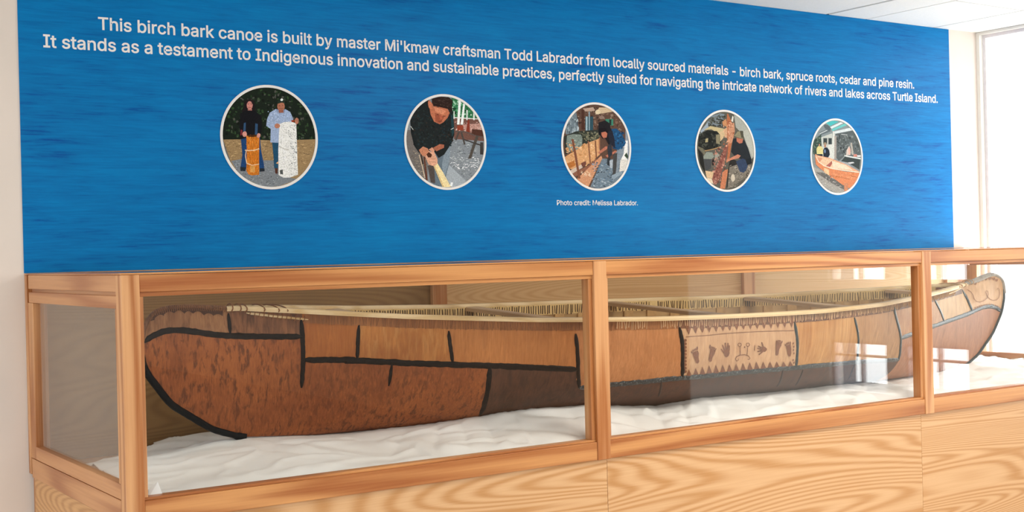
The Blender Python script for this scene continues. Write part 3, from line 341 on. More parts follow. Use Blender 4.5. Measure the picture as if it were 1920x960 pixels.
PH = [[["161e16",-15,188,15,188,44,183,72,174,99,161,122,143,143,122,161,99,174,72,183,44,188,15,188,-11,-187,-22,-188,-15,-188,15,-183,44,-174,72,-161,99,-143,122,-122,143,-99,161,-72,174,-44,183],["223420,2c4426,1a2819,3a4a34,0e140e,4a4a44",420,-179,-7,186,175,3.7,12.0,4.0,13.7],["8e7552",-184,-14,-84,-10,18,-12,186,-2,186,-25,183,-44,174,-72,161,-99,143,-122,122,-143,99,-161,72,-174,44,-183,22,-187,-78,-171,-99,-161,-122,-143,-143,-122,-151,-112],["a48a62,7a6242,b69a70,6a5640",260,-179,-96,183,-13,4.7,15.8,1.6,3.6],["73787c",-155,-92,-104,-82,-26,-87,35,-86,52,-147,107,-155,103,-158,32,-183,-21,-187,-36,-185,-106,-155,-122,-143,-125,-141],["8c9296,5f6468,9aa0a4,4c5054",200,-146,-178,32,-94,2.7,7.3,1.7,3.4],["1b1416",-98,130,-87,137,-72,140,-60,133,-56,110,-59,81,-104,80,-109,96,-100,112],["b87a70",-65,118,-67,109,-71,103,-78,101,-84,103,-88,108,-89,116,-88,125,-83,131,-77,134,-70,132,-66,126],["8a5048",-83,109,-71,109,-71,107,-83,106],["3a2420",-85,121,-80,122,-80,120,-85,119],["3a2420",-74,122,-69,122,-69,120,-74,120],["a06a60",-85,102,-69,103,-69,93,-85,92],["211619",-90,133,-72,139,-63,133,-62,114,-66,120,-72,131,-81,131,-88,122,-91,108,-94,112],["121216",-116,83,-99,94,-81,97,-57,97,-33,78,-30,41,-36,8,-45,1,-107,-11,-117,-7,-120,27],["2e4a68",-102,49,-94,52,-97,11,-105,19],["2e4a68",-57,50,-47,48,-50,8,-60,8],["6e2830",-115,25,-108,23,-110,6,-117,2],["1c3c66",-115,-11,-89,-4,-40,-1,-37,-48,-26,-107,-27,-120,-45,-122,-48,-49,-85,-50,-97,-115,-119,-114,-111,-67],["22282e",-121,-113,-97,-115,-101,-129,-120,-128],["22282e",-45,-117,-25,-117,-25,-128,-45,-130],["b96a20",-94,3,-70,7,-42,4,-45,-66,-47,-141,-74,-144,-89,-141,-97,-126,-93,-50],["c87a2c,a85c18,9a5418,d08a3c",70,-92,-138,-47,0,1.3,3.4,8.6,25.8],["3c2410",-91,3,-70,7,-43,3,-66,-1,-84,-1],["d8b890",-100,-53,-85,-54,-62,-52,-43,-46,-45,-42,-62,-48,-85,-50,-100,-49],["d8b890",-97,-54,-101,-72,-96,-101,-73,-108,-46,-103,-46,-100,-73,-105,-93,-98,-98,-71,-94,-54],["c8904c",-81,-109,-63,-109,-63,-132,-82,-133],["c48a7c",-91,9,-92,3,-96,0,-100,-2,-105,-1,-108,3,-109,8,-108,13,-104,17,-100,19,-95,18,-92,14],["c48a7c",-38,5,-39,1,-42,-2,-45,-4,-49,-3,-52,0,-52,5,-51,9,-49,12,-45,14,-41,13,-38,10],["1e4660",8,-19,35,-19,32,-64,29,-117,14,-115,12,-69],["4a2a20",16,-115,29,-116,26,-137,18,-135],["8fa0bc",-10,68,2,92,26,107,47,102,65,108,85,98,96,72,92,59,39,54,35,-20,1,-19,4,31,-14,42],["a0b2cc,7c8cac,b4c0d4",70,-7,43,86,97,2.8,6.5,2.1,5.8],["7a88a4",26,107,33,92,45,100,59,92,65,108,47,101],["a06850",63,118,61,109,55,102,47,99,39,101,34,108,32,117,34,126,40,133,48,136,56,134,61,127],["7a4a3a",38,110,56,111,56,108,38,107],["5a3428",38,121,44,122,44,119,37,119],["5a3428",51,122,57,122,57,120,51,120],["8c5644",38,104,57,105,57,94,38,93],["1e2a22",33,133,39,144,52,149,62,144,65,131,50,132,34,127],["d0d4d0",57,143,56,141,54,139,51,138,48,139,46,140,46,143,47,145,49,147,52,148,54,147,56,146],["d6d6d2",39,51,58,59,86,62,108,56,109,-27,109,-89,110,-139,76,-150,50,-151,31,-141,32,-47],["6a6e70,9a9c9c,3c4042,b4b4b0",120,76,-142,108,52,1.6,7.4,1.3,3.5],["b8b8b4,c4c4c0,e4e4e0",70,38,-138,76,50,2.5,10.0,1.8,4.4],["4a4e4c",36,-123,48,-120,49,-139,37,-137],["9a948c",34,-34,55,-43,74,-47,74,-44,55,-41,35,-32],["8a3a1c",87,67,101,69,100,61,90,60],["a87058",42,44,40,39,36,36,30,34,24,35,20,39,19,43,21,48,25,52,31,53,36,52,40,49],["a87058",118,66,117,59,114,55,110,53,106,54,103,59,102,65,103,71,107,76,111,78,115,76,118,72],["d8a878",21,-97,31,-90,30,-100]],[["7e858a",15,188,44,183,72,174,99,161,122,143,143,122,161,99,174,72,183,44,188,15,188,-15,183,-44,174,-72,161,-99,143,-122,122,-143,99,-161,72,-174,44,-183,15,-188,-15,-188,-44,-183,-72,-174,-99,-161,-122,-143,-143,-122,-161,-99,-174,-72,-183,-44,-188,-15,-188,15,-183,44,-174,72,-161,99,-143,122,-122,143,-99,161,-72,174,-44,183,-15,188],["949a9e,6a7074,5a6064,a8aeb0",200,13,-186,180,4,4.2,13.6,2.3,5.4],["6a6460",-184,43,-158,43,-89,-71,-92,-164,-99,-161,-122,-143,-143,-122,-161,-99,-174,-72,-183,-44,-188,-17,-188,-4,-188,15],["8a8070,5c544c,a09682",120,-186,-157,-97,-38,5.0,14.9,1.3,3.1],["2c6a44",99,161,122,143,143,122,161,99,164,91,28,86,31,185,44,183,72,174],["3c8458,1c4a2c,58a070,a8c8b0,143420",170,31,111,183,191,4.3,11.7,4.2,12.7],["6a4a40",37,100,159,101,161,99,174,72,183,44,186,25,186,9,39,14],["b0887c",79,74,169,82,174,72,177,65,176,46,99,43],["c8a498,8a6258,dcc4bc",60,47,46,181,87,5.4,14.0,1.6,3.7],["dfe4e0",66,175,77,171,67,74,55,74],["dfe4e0",88,162,96,158,85,75,72,74],["cdd4d0",102,135,109,135,107,94,101,94],["cdd4d0",135,127,139,127,143,123,142,95,134,95],["cdd4d0",40,128,45,128,44,96,39,96],["d8d8d4",36,100,101,99,161,99,158,102,101,103,37,104],["8a3c28",56,70,85,71,85,51,55,50],["7c3424",108,96,116,94,117,43,97,42],["4a2c22",127,58,180,55,182,50,181,27,125,31],["5a4c46",45,43,99,41,142,28,180,22,182,28,144,33,100,47,46,49],["46403c",60,45,43,11,51,8,68,43],["46403c",71,42,86,-9,94,-7,79,44],["4a443e",147,33,124,-19,105,-65,118,-69,137,-22,160,29],["3a3634",87,10,130,-1,173,-13,175,-7,132,4,89,15],["3a3634",166,4,181,4,180,-47,164,-47],["d8dadc,c0c4c6,e8e8e4",70,16,-112,166,-60,4.3,12.8,1.7,3.9],["9aa2a8",10,-92,94,-159,67,-176,44,-183,37,-184,-14,-174],["5e6c76",-84,-71,17,-14,10,-96,-19,-178,-49,-182,-65,-177,-81,-143],["7c8a94",-10,-33,20,-10,16,-69,-13,-151,-22,-97],["4c4440",-90,-98,-59,-93,-56,-170,-77,-165],["1a1f20",-97,161,-77,170,-16,107,34,141,41,73,41,32,26,-5,-10,-51,-37,-66,-62,-35,-128,-47,-150,-19,-164,34,-165,83,-144,122,-143,122,-122,143,-99,161],["22302e,141716,2a2420,1c2c30",200,-156,-14,33,124,4.1,11.3,3.4,9.5],["1c3a40",26,113,38,109,40,41,29,22],["c0c4c0",-165,58,-153,44,-151,45,-163,60],["c0c4c0",25,51,39,58,38,60,24,53],["b0694c",-78,163,-57,155,11,136,21,120,10,99,-12,79,-28,72,-54,81,-70,110],["8e4c36",-48,117,-27,111,-6,103,-17,85,-28,74,-49,83],["c88262",-57,142,-15,134,5,126,-11,112,-42,120],["a85a42",-29,107,-16,107,-14,94,-25,89],["6a3224",-35,85,-17,85,-17,83,-35,82],["5a2c20",-41,112,-31,112,-31,109,-41,109],["5a2c20",-10,107,1,107,1,104,-10,104],["b87052",-63,151,-62,140,-65,132,-71,131,-77,137,-80,147,-81,158,-78,166,-73,167,-67,161],["2a1c18",-63,173,-25,185,18,184,36,173,33,137,27,120,11,136,-26,142,-55,145,-62,157],["3c2a24,1c1210,4a3830",60,-56,141,32,181,6.3,15.6,1.2,2.5],["b87a5c",-129,-36,-109,-21,-88,-28,-73,-53,-89,-64,-115,-58],["a06048",-62,-25,-30,-9,-9,-11,-11,-24,-47,-39],["e2cf9c",-65,-93,-43,-88,-18,-124,18,-183,-19,-185,-39,-142],["c8b07c",-65,-93,-58,-92,-14,-184,-22,-185],["cf9c80",-100,-62,-83,-40,-57,-43,-43,-70,-43,-88,-59,-100,-85,-94],["4a2a1c",-94,-53,-83,-42,-68,-53,-73,-65,-87,-65],["b07c62",-84,-72,-53,-72,-53,-69,-84,-70],["b07c62",-85,-84,-51,-84,-51,-82,-84,-81],["c48e74",-83,-33,-67,-23,-55,-34,-60,-46],["c4b098",-130,-55,-118,-99,-107,-148,-102,-147,-114,-98,-126,-54],["5c3426",-107,-63,-104,-108,-98,-157,-91,-156,-98,-107,-101,-62],["3a2e28",-122,-54,-114,-95,-108,-93,-116,-53],["dce0e0",18,-164,29,-165,23,-183,14,-178]],[["5c4438",15,188,44,183,72,174,99,161,122,143,143,122,161,99,174,72,183,44,188,15,188,-15,183,-44,174,-72,161,-99,143,-122,122,-143,99,-161,72,-174,44,-183,15,-188,-15,-188,-44,-183,-72,-174,-99,-161,-122,-143,-143,-122,-161,-99,-174,-72,-183,-44,-188,-15,-188,15,-183,44,-174,72,-161,99,-143,122,-122,143,-99,161,-72,174,-44,183,-15,188],["6c5244,4a342a,7a6050,3a2c26,8a7868",200,-173,77,177,174,5.6,16.7,3.9,13.2],["6a7880",-129,137,-108,146,-94,63,-166,48,-170,81,-161,99,-143,122],["8a98a0,4c565c,b0bcc0",50,-169,55,-95,126,3.2,7.4,6.7,21.1],["b09888",-72,165,-13,174,-3,159,-58,153],["c8b090",20,174,67,176,72,174,98,161,99,159,-3,142],["d8c8a8",26,154,24,149,18,144,11,143,4,144,-2,147,-3,153,-1,158,4,162,12,164,19,163,24,159],["8a7468",48,130,46,127,40,124,33,123,25,123,20,126,18,129,20,133,26,136,33,137,41,136,46,134],["2c4c58",-59,131,-15,132,-17,70,-61,69],["9ab0b8",-56,131,-47,131,-49,69,-58,69],["8ca0a8",-40,153,-33,154,-36,70,-42,69],["4a2e24",-79,161,-64,161,-66,73,-82,73],["3c8068",53,124,98,126,97,97,52,95],["20302c",75,123,87,123,86,98,74,98],["30342e",-180,39,-116,63,17,76,16,27,-174,-39],["505444,70705c,8a8468,24281f",110,-94,23,16,63,5.5,14.3,3.3,9.0],["78847c",-162,44,-128,51,-86,51,-78,33,-81,2,-119,-21,-157,-26,-167,9],["8c9890,667068,a4aea4",50,-158,-15,-85,44,4.3,11.7,2.5,6.8],["cf9c6c",-177,-50,-97,-9,-38,19,16,36,17,-35,-43,-76,-138,-104,-162,-96],["dcae80,bc8450,c89464,e4bc90",110,-167,-88,7,9,5.4,18.4,2.5,9.3],["b06c34",-170,-79,-126,-65,-121,-86,-154,-100],["6e4438",-89,-75,-62,-65,-60,-81,-87,-95],["c8b4a4",-152,-109,-88,-81,-80,-94,-138,-122],["8a5c48",-138,-122,-38,-80,-4,-53,2,-62,-66,-107,-122,-135],["c8906c",-112,-143,25,-39,30,-52,-52,-178,-83,-169,-99,-161,-99,-160],["e4d0b4,d4b490",26,-89,-133,-34,-108,4.4,13.1,1.7,4.3],["6c7c88",-41,-178,30,-52,179,-58,174,-72,161,-99,143,-122,122,-143,99,-161,72,-174,58,-179,-2,-186],["8a9aa6,4c5a66,a8b4bc,3a444c,5c7890",190,-27,-176,152,-71,4.5,14.5,2.2,6.1],["7a4c38",-139,28,-125,-39,-106,-144,-94,-142,-113,-37,-127,30],["8a5c44",-50,23,-45,-37,-41,-85,-33,-84,-37,-36,-42,23],["7a4c38",-10,26,-7,-49,0,-49,-3,27],["a06c50",13,40,11,-9,18,-8,20,41],["8c94a0",166,77,172,77,174,72,183,44,188,15,188,-15,183,-44,176,-67,161,-68],["e4e4e0",158,31,178,32,173,-67,125,-104,138,-50],["d4d0c8",133,-50,179,-57,174,-72,161,-99,157,-104,125,-109],["384838",156,-36,169,-22,179,-40,173,-52],["7e8a94",117,-10,158,4,151,-32,126,-68,119,-122,87,-127,90,-51],["444444",92,-33,116,-24,109,-87,102,-127,86,-123],["8c9ca8",79,-127,137,-106,142,-117,90,-145],["1e1c20",13,107,52,118,78,105,80,83,108,79,94,7,66,11,50,37,11,54],["1c4c74",85,81,114,84,142,65,167,23,158,7,122,-12,91,-6,95,29],["2a6490,143c60,20283c",50,91,-5,157,74,4.4,12.2,3.5,10.5],["222430",62,69,91,74,101,39,105,-6,75,15],["18141a",17,80,51,86,68,69,64,42,33,36,17,58],["b87058",27,63,51,68,62,60,57,42,38,39,29,50],["b4705a",6,-26,49,2,62,3,57,-10,14,-33],["b4705a",48,-39,105,-15,116,-19,59,-47],["30343c",60,2,83,20,87,-33,64,-52],["2c3238",58,-52,76,-47,72,-87,55,-79],["aab4bc",70,-61,90,-56,85,-96,71,-92]],[["5c5a50",15,188,44,183,72,174,99,161,122,143,143,122,161,99,174,72,183,44,188,15,188,-15,183,-44,174,-72,161,-99,143,-122,122,-143,99,-161,72,-174,44,-183,15,-188,-15,-188,-44,-183,-72,-174,-99,-161,-122,-143,-143,-122,-161,-99,-174,-72,-183,-44,-188,-15,-188,15,-183,44,-174,72,-161,99,-143,122,-122,143,-99,161,-72,174,-44,183,-15,188],["a8aaa0",60,173,83,169,99,161,122,143,143,122,161,99,174,72,183,44,188,15,188,-15,187,-22,166,-38,119,80,70,115],["b8b8ac",107,98,154,108,161,99,163,94,185,31,186,24,179,-28,143,35],["7c8890",-94,162,-32,178,-2,175,-16,120,-113,117,-156,80],["9aa8b4",-156,93,-113,130,-104,113,-163,71],["3c3c34,2c2e28,5c6058,70706a",110,-105,112,8,171,7.2,21.5,3.3,8.4],["c4b488",-138,94,-95,115,-4,105,7,76,-24,62,-36,79,-90,100],["20221e",-169,71,-114,95,-53,92,-18,62,-38,21,-117,-4,-176,17],["34362e,161816,4a4c42",90,-168,8,-32,84,7.1,20.1,4.2,11.0],["8c8468",-60,74,-36,79,-37,30,-61,34],["b0a478",-127,54,-112,57,-113,39,-131,36],["d0b48c",-35,88,-7,98,-12,62,-34,43],["b08c5c",-135,-6,-80,4,-28,17,-29,21,-81,8,-136,-2],["706c58",-179,17,-147,9,-130,-17,-136,-26],["22221e",-179,8,-148,-18,-133,-115,-167,-63],["8c9488",-145,-31,-123,-8,-87,-10,-76,-29,-94,-43,-142,-44],["46484a",-145,-42,-82,-41,-102,-88,-132,-97],["9a9a8c",-42,-29,-44,-37,-50,-44,-58,-46,-66,-44,-71,-38,-73,-29,-71,-21,-65,-14,-57,-12,-49,-14,-43,-20],["6a6258",-94,-43,-46,-42,-59,-87,-95,-79],["241c1a",-75,-56,-77,-64,-80,-70,-84,-73,-89,-70,-91,-65,-92,-57,-91,-49,-88,-43,-83,-40,-79,-42,-76,-48],["8a5448",-78,-101,-40,-42,0,31,18,31,-3,-41,-43,-132,-68,-164,-98,-146],["a06c58,6a3c34,c8907c,b08070",110,-86,-158,-1,20,3.4,10.3,4.5,13.4],["d8b890",-135,-97,-81,-102,-91,-133,-127,-128],["e0ccb0",-127,-129,-94,-134,-85,-159,-110,-152,-118,-147],["b46c48",14,176,20,180,52,123,57,82,36,23,22,-41,3,-59,18,31,7,76],["c89070",21,126,59,137,63,96,43,41,15,31,20,86],["dca888,9c5c40,b87c5c",70,-15,23,55,143,4.7,12.8,3.5,10.6],["c48c60",-18,138,7,153,13,113,-16,125],["d0a480",-7,103,13,113,12,67,-6,62],["e0dccf",40,145,50,170,56,164,52,139],["c47c58",-23,-100,11,-86,7,-113,-11,-181,-44,-181],["2a2622",28,-32,77,-49,88,-103,-1,-177,14,-86],["7c7468",21,-77,102,-57,165,-65,151,-111,48,-167,5,-181],["968c7e,5c564c,aca292,48423a",120,15,-171,155,-68,4.9,15.8,2.7,6.2],["ccc0ac",56,-128,54,-138,49,-144,42,-147,35,-144,30,-138,29,-129,31,-120,36,-113,43,-110,50,-113,54,-119],["24282c",50,59,81,65,125,53,148,17,169,-38,153,-52,103,-39,59,-26,35,-4],["32405a",65,-49,109,-34,153,-47,132,-89,113,-103,88,-98],["1c2024",128,-39,166,-29,171,-56,139,-66],["c88468",3,-41,28,-34,78,-15,97,-21,84,-33,34,-43,0,-55],["b87058",72,65,115,59,110,41,90,37,73,47],["8c8468",56,73,82,96,107,97,120,80,115,61,81,67],["504c3e",95,99,117,99,119,66,104,66]],[["8c9494",15,188,44,183,72,174,99,161,122,143,143,122,161,99,174,72,183,44,188,15,188,-15,183,-44,174,-72,161,-99,143,-122,122,-143,99,-161,72,-174,44,-183,15,-188,-15,-188,-44,-183,-72,-174,-99,-161,-122,-143,-143,-122,-161,-99,-174,-72,-183,-44,-188,-15,-188,15,-183,44,-174,72,-161,99,-143,122,-122,143,-99,161,-72,174,-44,183,-15,188],["8a9698",-149,114,-36,185,-15,188,-13,188,120,145,122,143,128,138,127,124,-7,124,-119,94,-160,99],["50c0c0",-77,172,-18,183,22,180,-45,155],["e0ecec",-45,150,35,178,55,174,-33,142],["70c8c4",-34,139,68,173,81,164,-26,130],["dce4e4",-20,128,101,151,124,142,126,140,-7,117],["687478",-125,120,-52,145,-40,128,-112,107],["5c686c",-42,134,-53,131,-69,134,-83,142,-91,152,-89,160,-78,163,-62,160,-47,152,-39,142],["dce4e4",-121,112,-65,132,-67,135,-123,115],["3c5048",-171,78,-112,112,-108,40,-149,-2,-174,11,-178,62,-174,72],["506458,2c3c34,6c8070",60,-171,13,-113,92,4.9,12.4,4.4,10.6],["c8ccc4",-113,96,-30,119,-19,65,-25,-12,-107,-5],["3a4444",-97,92,-34,94,-35,62,-98,60],["c8ccc4",-68,104,-59,104,-61,59,-70,59],["dadcd4",-62,61,-16,63,-18,-12,-64,-13],["e4e4dc",-26,130,-13,129,-8,-12,-22,-12],["5c6464",-4,118,128,138,145,121,161,99,174,72,179,56,177,1,62,8,15,-21,-8,-3],["70787a,48504f,848c8a,3c4242",110,0,5,164,115,6.6,19.7,4.4,15.0],["a8a098",-15,106,1,106,-4,-12,-20,-12],["d8dcd8",36,115,83,112,83,115,37,118],["b8b0a4",105,73,117,76,127,14,113,11],["d8c8bc",74,35,95,59,104,36,103,11,69,8],["e4b4a4",105,32,103,22,100,16,95,13,90,15,87,22,86,31,88,40,91,47,96,50,101,47,104,41],["e0e4e0",55,4,115,-3,180,-10,182,-3,117,3,57,10],["d08c7c",127,16,152,17,152,3,126,2],["f0f0ec",154,11,181,11,181,4,154,3],["3c4442",59,1,177,-10,168,-64,81,-28,28,-25],["a8acac",15,-21,81,-28,121,-64,34,-48],["dcdcdc",81,-28,122,-24,132,-30,95,-35],["a8a49c",-180,-53,-119,-68,57,-143,75,-173,72,-174,62,-177,2,-188,-8,-188,-108,-154,-122,-143,-131,-135,-176,-67],["6c6a66",-158,-82,-100,-82,11,-112,64,-148,56,-171,-55,-131],["b8b4ac,8c8882,c8c4bc",110,-164,-175,36,-78,5.2,15.5,2.2,5.3],["e0d490",-149,39,-137,50,-114,51,-101,38,-103,11,-148,7],["3a302c",-118,59,-119,54,-122,51,-126,50,-130,51,-133,54,-134,58,-132,62,-130,65,-126,66,-122,65,-119,63],["c89878",-122,57,-123,54,-125,52,-127,51,-130,52,-132,54,-132,56,-132,59,-130,61,-127,62,-124,61,-123,59],["222c34",-148,10,-106,11,-105,-1,-142,1],["1e2834",-101,31,-90,44,-72,46,-56,32,-52,10,-64,-5,-100,-3],["7890b4",-82,26,-83,21,-85,17,-88,16,-91,17,-93,21,-94,26,-93,31,-91,35,-88,36,-85,35,-83,31],["b88870",-77,53,-78,49,-82,46,-86,45,-90,46,-93,49,-94,53,-93,57,-90,60,-85,61,-81,60,-78,57],["9c8c74",-98,65,-88,72,-76,69,-71,61,-97,59],["e8a884",-162,12,-148,5,-51,-8,68,-38,168,-73,147,-78,-53,-65,-131,-42,-156,-15],["f0c4a0",-145,1,-51,-13,61,-43,120,-67,-53,-58,-124,-37],["b06458",-85,-50,-38,-22,-25,-21,-53,-54],["f4d8bc",-38,-22,67,-42,120,-67,-33,-58],["d89878",-142,-6,-107,-10,-130,-33,-143,-19],["e08c60",-162,12,-152,-11,-124,-39,-53,-63,60,-75,168,-80,160,-99,143,-122,135,-131,90,-161,37,-143,-54,-99,-131,-60,-157,-42],["e89c70,d4804c,dc9068",34,-47,-108,133,-81,9.3,26.6,3.3,8.3],["f0c498",-99,-58,-61,-67,-61,-97,-98,-82],["f8e4cc",-158,-3,-139,-30,-100,-50,-34,-64,59,-71,164,-80,165,-75,60,-67,-32,-59,-97,-46,-134,-27,-152,-1],["a85c3c",-54,-98,25,-106,91,-114,92,-112,25,-104,-54,-96],["a85c3c",102,-98,146,-104,147,-102,103,-96],["d08c68",49,-134,78,-134,76,-172,72,-174,70,-175,48,-175]]]
t = NT('photo_print'); at = t.n('ShaderNodeVertexColor'); at.layer_name = 'print'
gr = t.noise(t.coord(), 260, 3); gcol = t.ramp(gr, [(.3, (.72, .72, .72)), (.7, (1.25, 1.25, 1.25))])
photoM = t.fin(t.mix(1.0, at.outputs['Color'], gcol, 'MULTIPLY'), .5, .06)
PLAB = ['round photo of two people holding a bark roll and a birch log', 'round photo of a person bent over whittling a pale stick', 'round photo of a person working beside an upright bark hull', 'round photo of a crouching person by a bark covered trunk', 'round photo of a finished orange canoe in front of a shed']
for i, L in enumerate(PH):
    V = []; F = []; CO = []; rnd = random.Random(i+3); gain = (1.35, 1.3, 1.15, 1.05, .95)[i]
    def addp(pts, c, y):
        n = len(V); V.extend((x/1000, y, z/1000) for x, z in pts)
        for tr_ in tessellate_polygon([[Vector((x, z, 0)) for x, z in pts]]):
            F.append(tuple(n+k_ for k_ in tr_)); CO.append(tuple(min(1, k_*gain) for k_ in c))
    ring = [(188*math.cos(2*math.pi*k_/64), 188*math.sin(2*math.pi*k_/64)) for k_ in range(64)]
    y = -.0042; addp(ring, lin('606060'), y)
    for e in L:
        y -= .000022
        if len(e[0]) == 6 and len(e) % 2 == 1 and not (len(e) == 10 and isinstance(e[6], float)):
            addp(list(zip(e[1::2], e[2::2])), lin(e[0]), y)
        else:
            cols = e[0].split(','); n_, xa, ya, xb, yb, w0, w1, h0, h1 = e[1:]
            for _ in range(n_):
                x = rnd.uniform(xa, xb); z = rnd.uniform(ya, yb); w = rnd.uniform(w0, w1)/2; h = rnd.uniform(h0, h1)/2
                if math.hypot(abs(x)+w, abs(z)+h) > 187: continue
                a = rnd.uniform(-.5, .5); ca, sa = math.cos(a), math.sin(a)
                pts = [(x+dx*w*ca-dz*h*sa, z+dx*w*sa+dz*h*ca) for dx, dz in ((-1, -.4), (-.3, -1), (.9, -.6), (1, .5), (.2, 1), (-.8, .7))]
                addp(pts, lin(rnd.choice(cols)), y-rnd.random()*.000018)
    o = mesh('photo_print', V, F, photoM, mural, loc=(CEN[i][0], 0, CEN[i][1]-ZT)); o['label'] = PLAB[i]
    ca_ = o.data.color_attributes.new('print', 'FLOAT_COLOR', 'CORNER')
    for p_, c in zip(o.data.polygons, CO):
        for li in p_.loop_indices: ca_.data[li].color = (*c, 1)
    V2 = []; F2 = []; n = 72
    for k_ in range(n):
        a = 2*math.pi*k_/n
        for r_, yy in ((.1955, -.0042), (.1955, -.0066), (.186, -.0066), (.186, -.0042)): V2.append((r_*math.cos(a), yy, r_*math.sin(a)))
    for k_ in range(n):
        b0, b1 = 4*k_, 4*((k_+1) % n)
        for j in range(3): F2.append((b0+j, b0+j+1, b1+j+1, b1+j))
    mesh('photo_rim', V2, F2, textM, o)

# ------------------------------------------------------------------ canoe
HB=(2.39,.52,.92); HEEL=.053
UP=[(.2098,1.2676),(.2221,1.3591),(.2482,1.3992),(.2992,1.411),(.3627,1.4108),(.429,1.4055),(.5218,1.396),(.7,1.384),(1.05,1.358),(1.49,1.335),(1.94,1.322),(2.39,1.315),(2.83,1.309),(3.28,1.3115),(3.73,1.326),(4.05,1.338),(4.2236,1.345),(4.3366,1.3634),(4.4435,1.3896),(4.4865,1.3923),(4.5502,1.3625),(4.5689,1.2818)]
LO=[(.2098,1.2676),(.2218,1.2173),(.3033,1.1047),(.4383,1.013),(.538,.9791),(.8,.96),(1.2,.95),(2.4,.936),(3.6,.925),(4.05,.93),(4.2708,.952),(4.3645,.9959),(4.4836,1.0969),(4.5527,1.2024),(4.5689,1.2818)]
XL,XR,XJ,XK=.2098,4.5689,.515,4.235
def pl(T,x):
    if x<=T[0][0]: return T[0][1]
    for (a,b),(c,d) in zip(T,T[1:]):
        if x<=c: return b+(d-b)*(x-a)/(c-a)
    return T[-1][1]
def ss(t):
    t=min(1,max(0,t)); return t*t*(3-2*t)
def gun(X):
    if X<=XJ or X>=XK: return .006
    return .006+.396*math.sin(math.pi*(X-XJ)/(XK-XJ))**.9
def hb(X,Z):
    zu,zl=pl(UP,X),pl(LO,X)
    if zu-zl<1e-6: return .003
    t=min(1,max(0,(zu-Z)/(zu-zl)))
    q=math.sin(math.pi*min(1,max(0,(X-XL)/(XR-XL))))
    g=gun(X); w=max(g,.4*q**1.5)
    n=1.25+2.4*q
    return max(.003,(g+(w-g)*ss(t/.35))*(1-t**n)**.58)

X0, Y0, Z0 = HB
canoe = thing('bark_canoe', 'brown birch bark canoe with black pitched seams lying on white cloth in the case', 'canoe', HB, (HEEL, 0, 0))
def L3(X, y, Z): return (X-X0, y, Z-Z0)
def mul(c, k): return tuple(min(1, x*k) for x in c)
def bark(name, light, dark, fleck, amt, sx=42, sz=9, rough=.6):
    t = NT(name)
    fine = t.noise(t.coord((sx*4, sx*2, sz*2), 0), 1, 4, .65)
    fl = t.noise(t.coord((sx, sx*.5, sz), 0), 1, 4, .62, .4)
    big = t.noise(t.coord((2.2, 2, 3.5), 0), 1.3, 3)
    k = t.math('MULTIPLY_ADD', fine, .45, t.math('MULTIPLY', big, .55))
    c = t.ramp(k, [(.36, dark), (.62, light)])
    m = t.ramp(fl, [(.5, (0, 0, 0)), (.62, (1, 1, 1))])
    mm = t.math('MULTIPLY', t.math('MULTIPLY', m, amt), t.ramp(big, [(.3, (.45,)*3), (.55, (1,)*3)]))
    c = t.mix(mm, c, fleck)
    f3 = t.noise(t.coord((sx*.28, sx*.2, sz*.35), 0), 1, 5, .7, .6)
    c = t.mix(t.math('MULTIPLY', t.ramp(f3, [(.5, (0, 0, 0)), (.7, (1, 1, 1))]), amt*.7), c, dark)
    f5 = t.noise(t.coord((sx*9, sx*3, 5), 0), 1, 2, .6)
    c = t.mix(t.math('MULTIPLY', t.ramp(f5, [(.5, (0, 0, 0)), (.66, (1, 1, 1))]), .38), c, mul(dark, .85))
    f4 = t.noise(t.coord((sx*1.7, sx, sz*1.3), 0), 1, 3, .6)
    c = t.mix(t.math('MULTIPLY', t.ramp(f4, [(.56, (0, 0, 0)), (.7, (1, 1, 1))]), .35), c, mul(light, 1.25))
    t.bump(fine, .25, .002)
    return t.fin(c, rough, .35)
